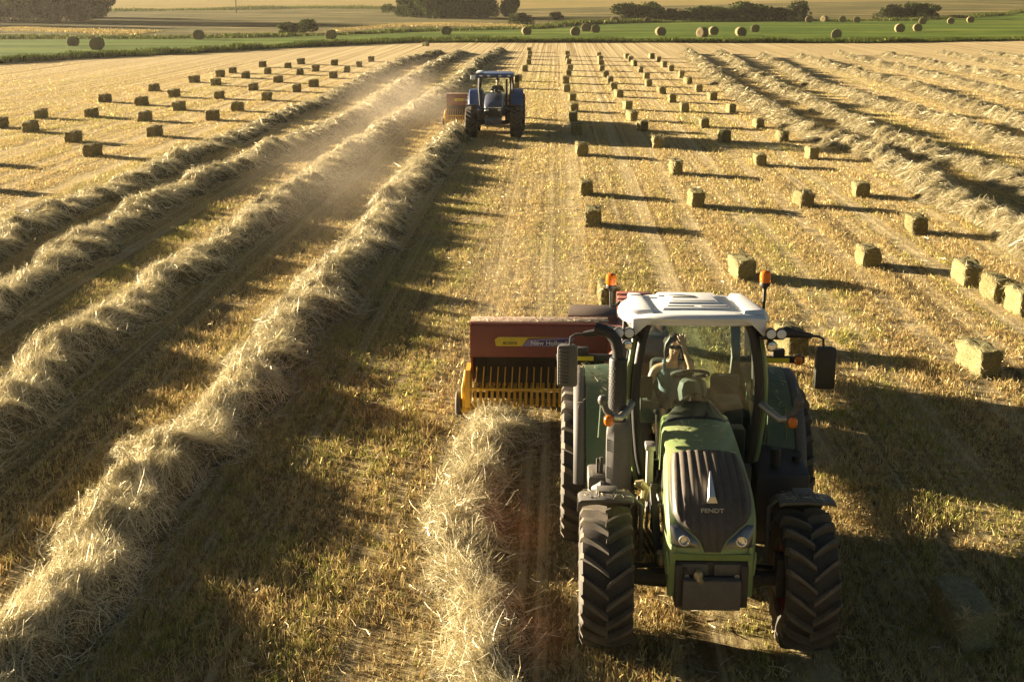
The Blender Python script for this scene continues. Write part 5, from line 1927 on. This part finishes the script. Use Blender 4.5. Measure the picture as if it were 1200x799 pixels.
mb.tube([(-.70, 2.9, 1.35), (.70, 2.9, 1.35)], .05, 8)
mb.box(-.66, .66, 1.3, 2.9, 1.08, 1.14)
mb.build('cab_frame', M_BLACK, blue)
mb = MB()
mb.loft([[(x, y, z) for x, y in ((-.84 * k, 1.18 + e), (.84 * k, 1.18 + e), (.86 * k, 2.1), (.80 * k, 3.0 - e), (-.80 * k, 3.0 - e), (-.86 * k, 2.1))] for z, k, e in ((2.48, .93, .06), (2.52, 1., 0), (2.62, 1., 0), (2.67, .95, .05), (2.70, .7, .3))])
br = mb.build('roof', M_BLUE, blue)
mb = MB()
mb.box(-.80, .80, 1.15, 1.19, 2.50, 2.53, 0, .005)
mb.build('visor_strip', M_BLACK, br)
for x in (-.62, -.28, .22, .62):
    mb = MB()
    mb.box(x - .07, x + .07, 1.14, 1.20, 2.54, 2.61, 0, .015)
    mb.build('roof_light', M_LENS, br)
mb = MB()
mb.box(-.86, -.60, 1.25, 2.9, 2.682, 2.712, 0, .01)
mb.build('roof_edge', M_WHITE, br)
for s in (-1, 1):
    mb = MB()
    mb.tube([(s * .72, 1.28, 2.55), (s * .98, 1.22, 2.58)], .018, 6)
    mb.box(min(s * .88, s * 1.08), max(s * .88, s * 1.08), 1.18, 1.24, 2.30 if s > 0 else 2.40, 2.60, 0, .03)
    mb.build('mirror', M_BLACK if s > 0 else M_WHITE, blue)
    mb = MB()
    mb.grid([[(s * float(np.interp(z, [1.2, 2.0, 2.50], [.72, .79, .75])), y, z) for y in (1.34, 2.1, 2.86)] for z in (1.2, 2.0, 2.48)])
    mb.build('side_window', M_GLASS2, blue)
mb = MB(); mb.grid([[(x, 1.25 + .04 * abs(z - 2), z) for x in (-.64, 0, .64)] for z in (1.3, 2.0, 2.46)])
mb.build('windscreen', M_GLASS2, blue)
mb = MB(); mb.grid([[(x, 2.9, z) for x in (-.66, 0, .66)] for z in (1.4, 2.0, 2.46)])
mb.build('rear_window', M_GLASS2, blue)
mb = MB()
mb.box(-.24, .26, 1.95, 2.4, 1.32, 1.52, 0, .05)
mb.box(-.22, .24, 2.36, 2.5, 1.45, 2.05, 0, .05)
mb.tube([(0, 2.2, 1.1), (0, 2.2, 1.35)], .12, 10)
mb.build('seat', M_SEAT, blue)
mb = MB()
mb.box(-.22, .22, 1.32, 1.52, 1.1, 1.85, 0, .05)
cc = Vector((0, 1.62, 1.95))
mb.tube([cc + (e1 * math.cos(2 * PI * k / 20) + e2 * math.sin(2 * PI * k / 20)) * .20 for k in range(21)], .018, 6)
mb.tube([cc, cc - ax * .3], .04, 8)
mb.build('dashboard', M_BLACK, blue)
mb = MB()
mb.tube([(.52, 1.12, 1.2), (.52, 1.12, 2.3), (.54, 1.08, 2.42)], [.06, .05, .05], 10)
mb.build('exhaust_pipe', M_BLACK, blue)
mb = MB()
for k in range(3): mb.box(-1.0, -.62, 1.2, 1.5, .5 + k * .27, .54 + k * .27, 0, .01)
mb.build('steps', M_STEEL, blue)
DRIVE = dict(x=0.0, tilt=.3, shades=False,
             armL=((-.185, 0, .50), (-.27, -.15, .30), (-.14, -.40, .36), ((.2, -1, 0), (1, 0, 0), -1)),
             armR=((.185, 0, .50), (.30, -.10, .28), (.16, -.38, .36), ((-.2, -1, 0), (-1, 0, 0), 1)))
person('driver in a dark shirt holding the steering wheel of the blue tractor', wpos((UX, UY, 0), -ROW, (.06, 2.15, 1.52)), -ROW, DRIVE, M_SHIRT, M_JEAN, None, False)
make_baler(wpos((UX, UY, 0), -ROW, (-1.50, 5.1, 0)), -ROW, 'red square baler in dust behind the blue tractor')

# ------------------------------------------------------------------ far bits: pole, shed
x, y = site(277, 17)
pl = empty('utility_pole', (x, y, float(height(x, y))))
tag(pl, 'lone thin wooden pole on the dry hill at top left', 'pole')
mb = MB(); mb.tube([(0, 0, -.5), (0, 0, 9)], [.16, .11], 8); mb.build('shaft', M_BARK, pl)
mb = MB(); mb.box(-.9, .9, -.06, .06, 8.3, 8.45); mb.build('crossarm', M_BARK, pl)
x, y = site(437, 5.5)
sh = empty('shed', (x, y, float(height(x, y))), .2)
tag(sh, 'small dark shed on the dry hill left of the tree clump', 'shed')
mb = MB(); mb.box(-4.2, 4.2, -3, 3, -.5, 2.6); mb.build('wall', plain('dark_boards', (.05, .045, .05), .9), sh)
mb = MB(); mb.loft([[(xx, -3.4, 2.5), (xx, 0, 4.0), (xx, 3.4, 2.5), (xx, 3.4, 2.46), (xx, 0, 4.15), (xx, -3.4, 2.46)] for xx in (-4.5, 4.5)]); mb.build('roof', plain('slate_roof', (.09, .09, .11), .7), sh)
mb = MB(); mb.box(-.6, .6, -3.03, -2.97, -.5, 2.0); mb.build('door', plain('old_door', (.10, .07, .05), .9), sh)

# ------------------------------------------------------------------ air
def volume_box(name, x0, x1, y0, y1, z0, z1, col, dens, aniso):
    mb = MB(); mb.box(x0, x1, y0, y1, z0, z1)
    m = bpy.data.materials.new(name); m.use_nodes = True
    t = m.node_tree; t.nodes.clear()
    out = t.nodes.new('ShaderNodeOutputMaterial')
    v = t.nodes.new('ShaderNodeVolumePrincipled')
    v.inputs['Color'].default_value = (*col, 1)
    v.inputs['Density'].default_value = dens
    v.inputs['Anisotropy'].default_value = aniso
    t.links.new(v.outputs[0], out.inputs['Volume'])
    o = mb.build(name, m)
    return tag(o, kind='stuff'), t, v


HAZE = True
if HAZE:
    o, t, v = volume_box('haze', -1600, 1600, -40, 2650, -1.2, 24, (.93, .84, .70), .00012, .55)
    o['label'] = 'thin golden summer haze over the field'
    o['category'] = 'haze'


def dust_cloud(label, x, y, z, rx, ry, rz, dens, rot=0.):
    """a puff: density falls off towards the rim and is broken up by noise"""
    mb = MB(); mb.ell((0, 0, 0), 1, 1, 1, 24)
    m = bpy.data.materials.new('dust'); m.use_nodes = True
    t = m.node_tree; t.nodes.clear()
    out = t.nodes.new('ShaderNodeOutputMaterial')
    v = t.nodes.new('ShaderNodeVolumePrincipled')
    v.inputs['Color'].default_value = (.80, .66, .48, 1)
    v.inputs['Anisotropy'].default_value = .3
    tc = t.nodes.new('ShaderNodeTexCoord')
    ln = t.nodes.new('ShaderNodeVectorMath'); ln.operation = 'LENGTH'
    t.links.new(tc.outputs['Object'], ln.inputs[0])
    mr = t.nodes.new('ShaderNodeMapRange'); mr.interpolation_type = 'SMOOTHSTEP'
    for k, val in (('From Min', .15), ('From Max', .97), ('To Min', dens), ('To Max', 0.)): mr.inputs[k].default_value = val
    t.links.new(ln.outputs['Value'], mr.inputs['Value'])
    ns = t.nodes.new('ShaderNodeTexNoise'); ns.inputs['Scale'].default_value = 2.6; ns.inputs['Detail'].default_value = 3
    t.links.new(tc.outputs['Object'], ns.inputs['Vector'])
    r2 = t.nodes.new('ShaderNodeMapRange')
    for k, val in (('From Min', .28), ('From Max', .74), ('To Min', .25), ('To Max', 1.35)): r2.inputs[k].default_value = val
    t.links.new(ns.outputs['Fac'], r2.inputs['Value'])
    mu = t.nodes.new('ShaderNodeMath'); mu.operation = 'MULTIPLY'
    t.links.new(mr.outputs[0], mu.inputs[0]); t.links.new(r2.outputs[0], mu.inputs[1])
    t.links.new(mu.outputs[0], v.inputs['Density'])
    t.links.new(v.outputs[0], out.inputs['Volume'])
    o = mb.build('dust_cloud', m, None, (x, y, z))
    o.rotation_euler = (0, 0, rot)
    o.scale = (rx, ry, rz)
    tag(o, label, 'dust', 'hay dust behind the balers', 'stuff')


dust_cloud('brown hay dust blowing past the far baler', -5.4, 64, 1.0, 4.2, 14, 2.7, .026, .06)
dust_cloud('thin dust drifting over the windrow troughs left of the blue tractor', -5.6, 43, .6, 3.6, 18, 2.0, .017, .08)
dust_cloud('faint dust over the stubble behind the near baler', .2, 26, .5, 1.8, 8, 1.5, .012, 0.)
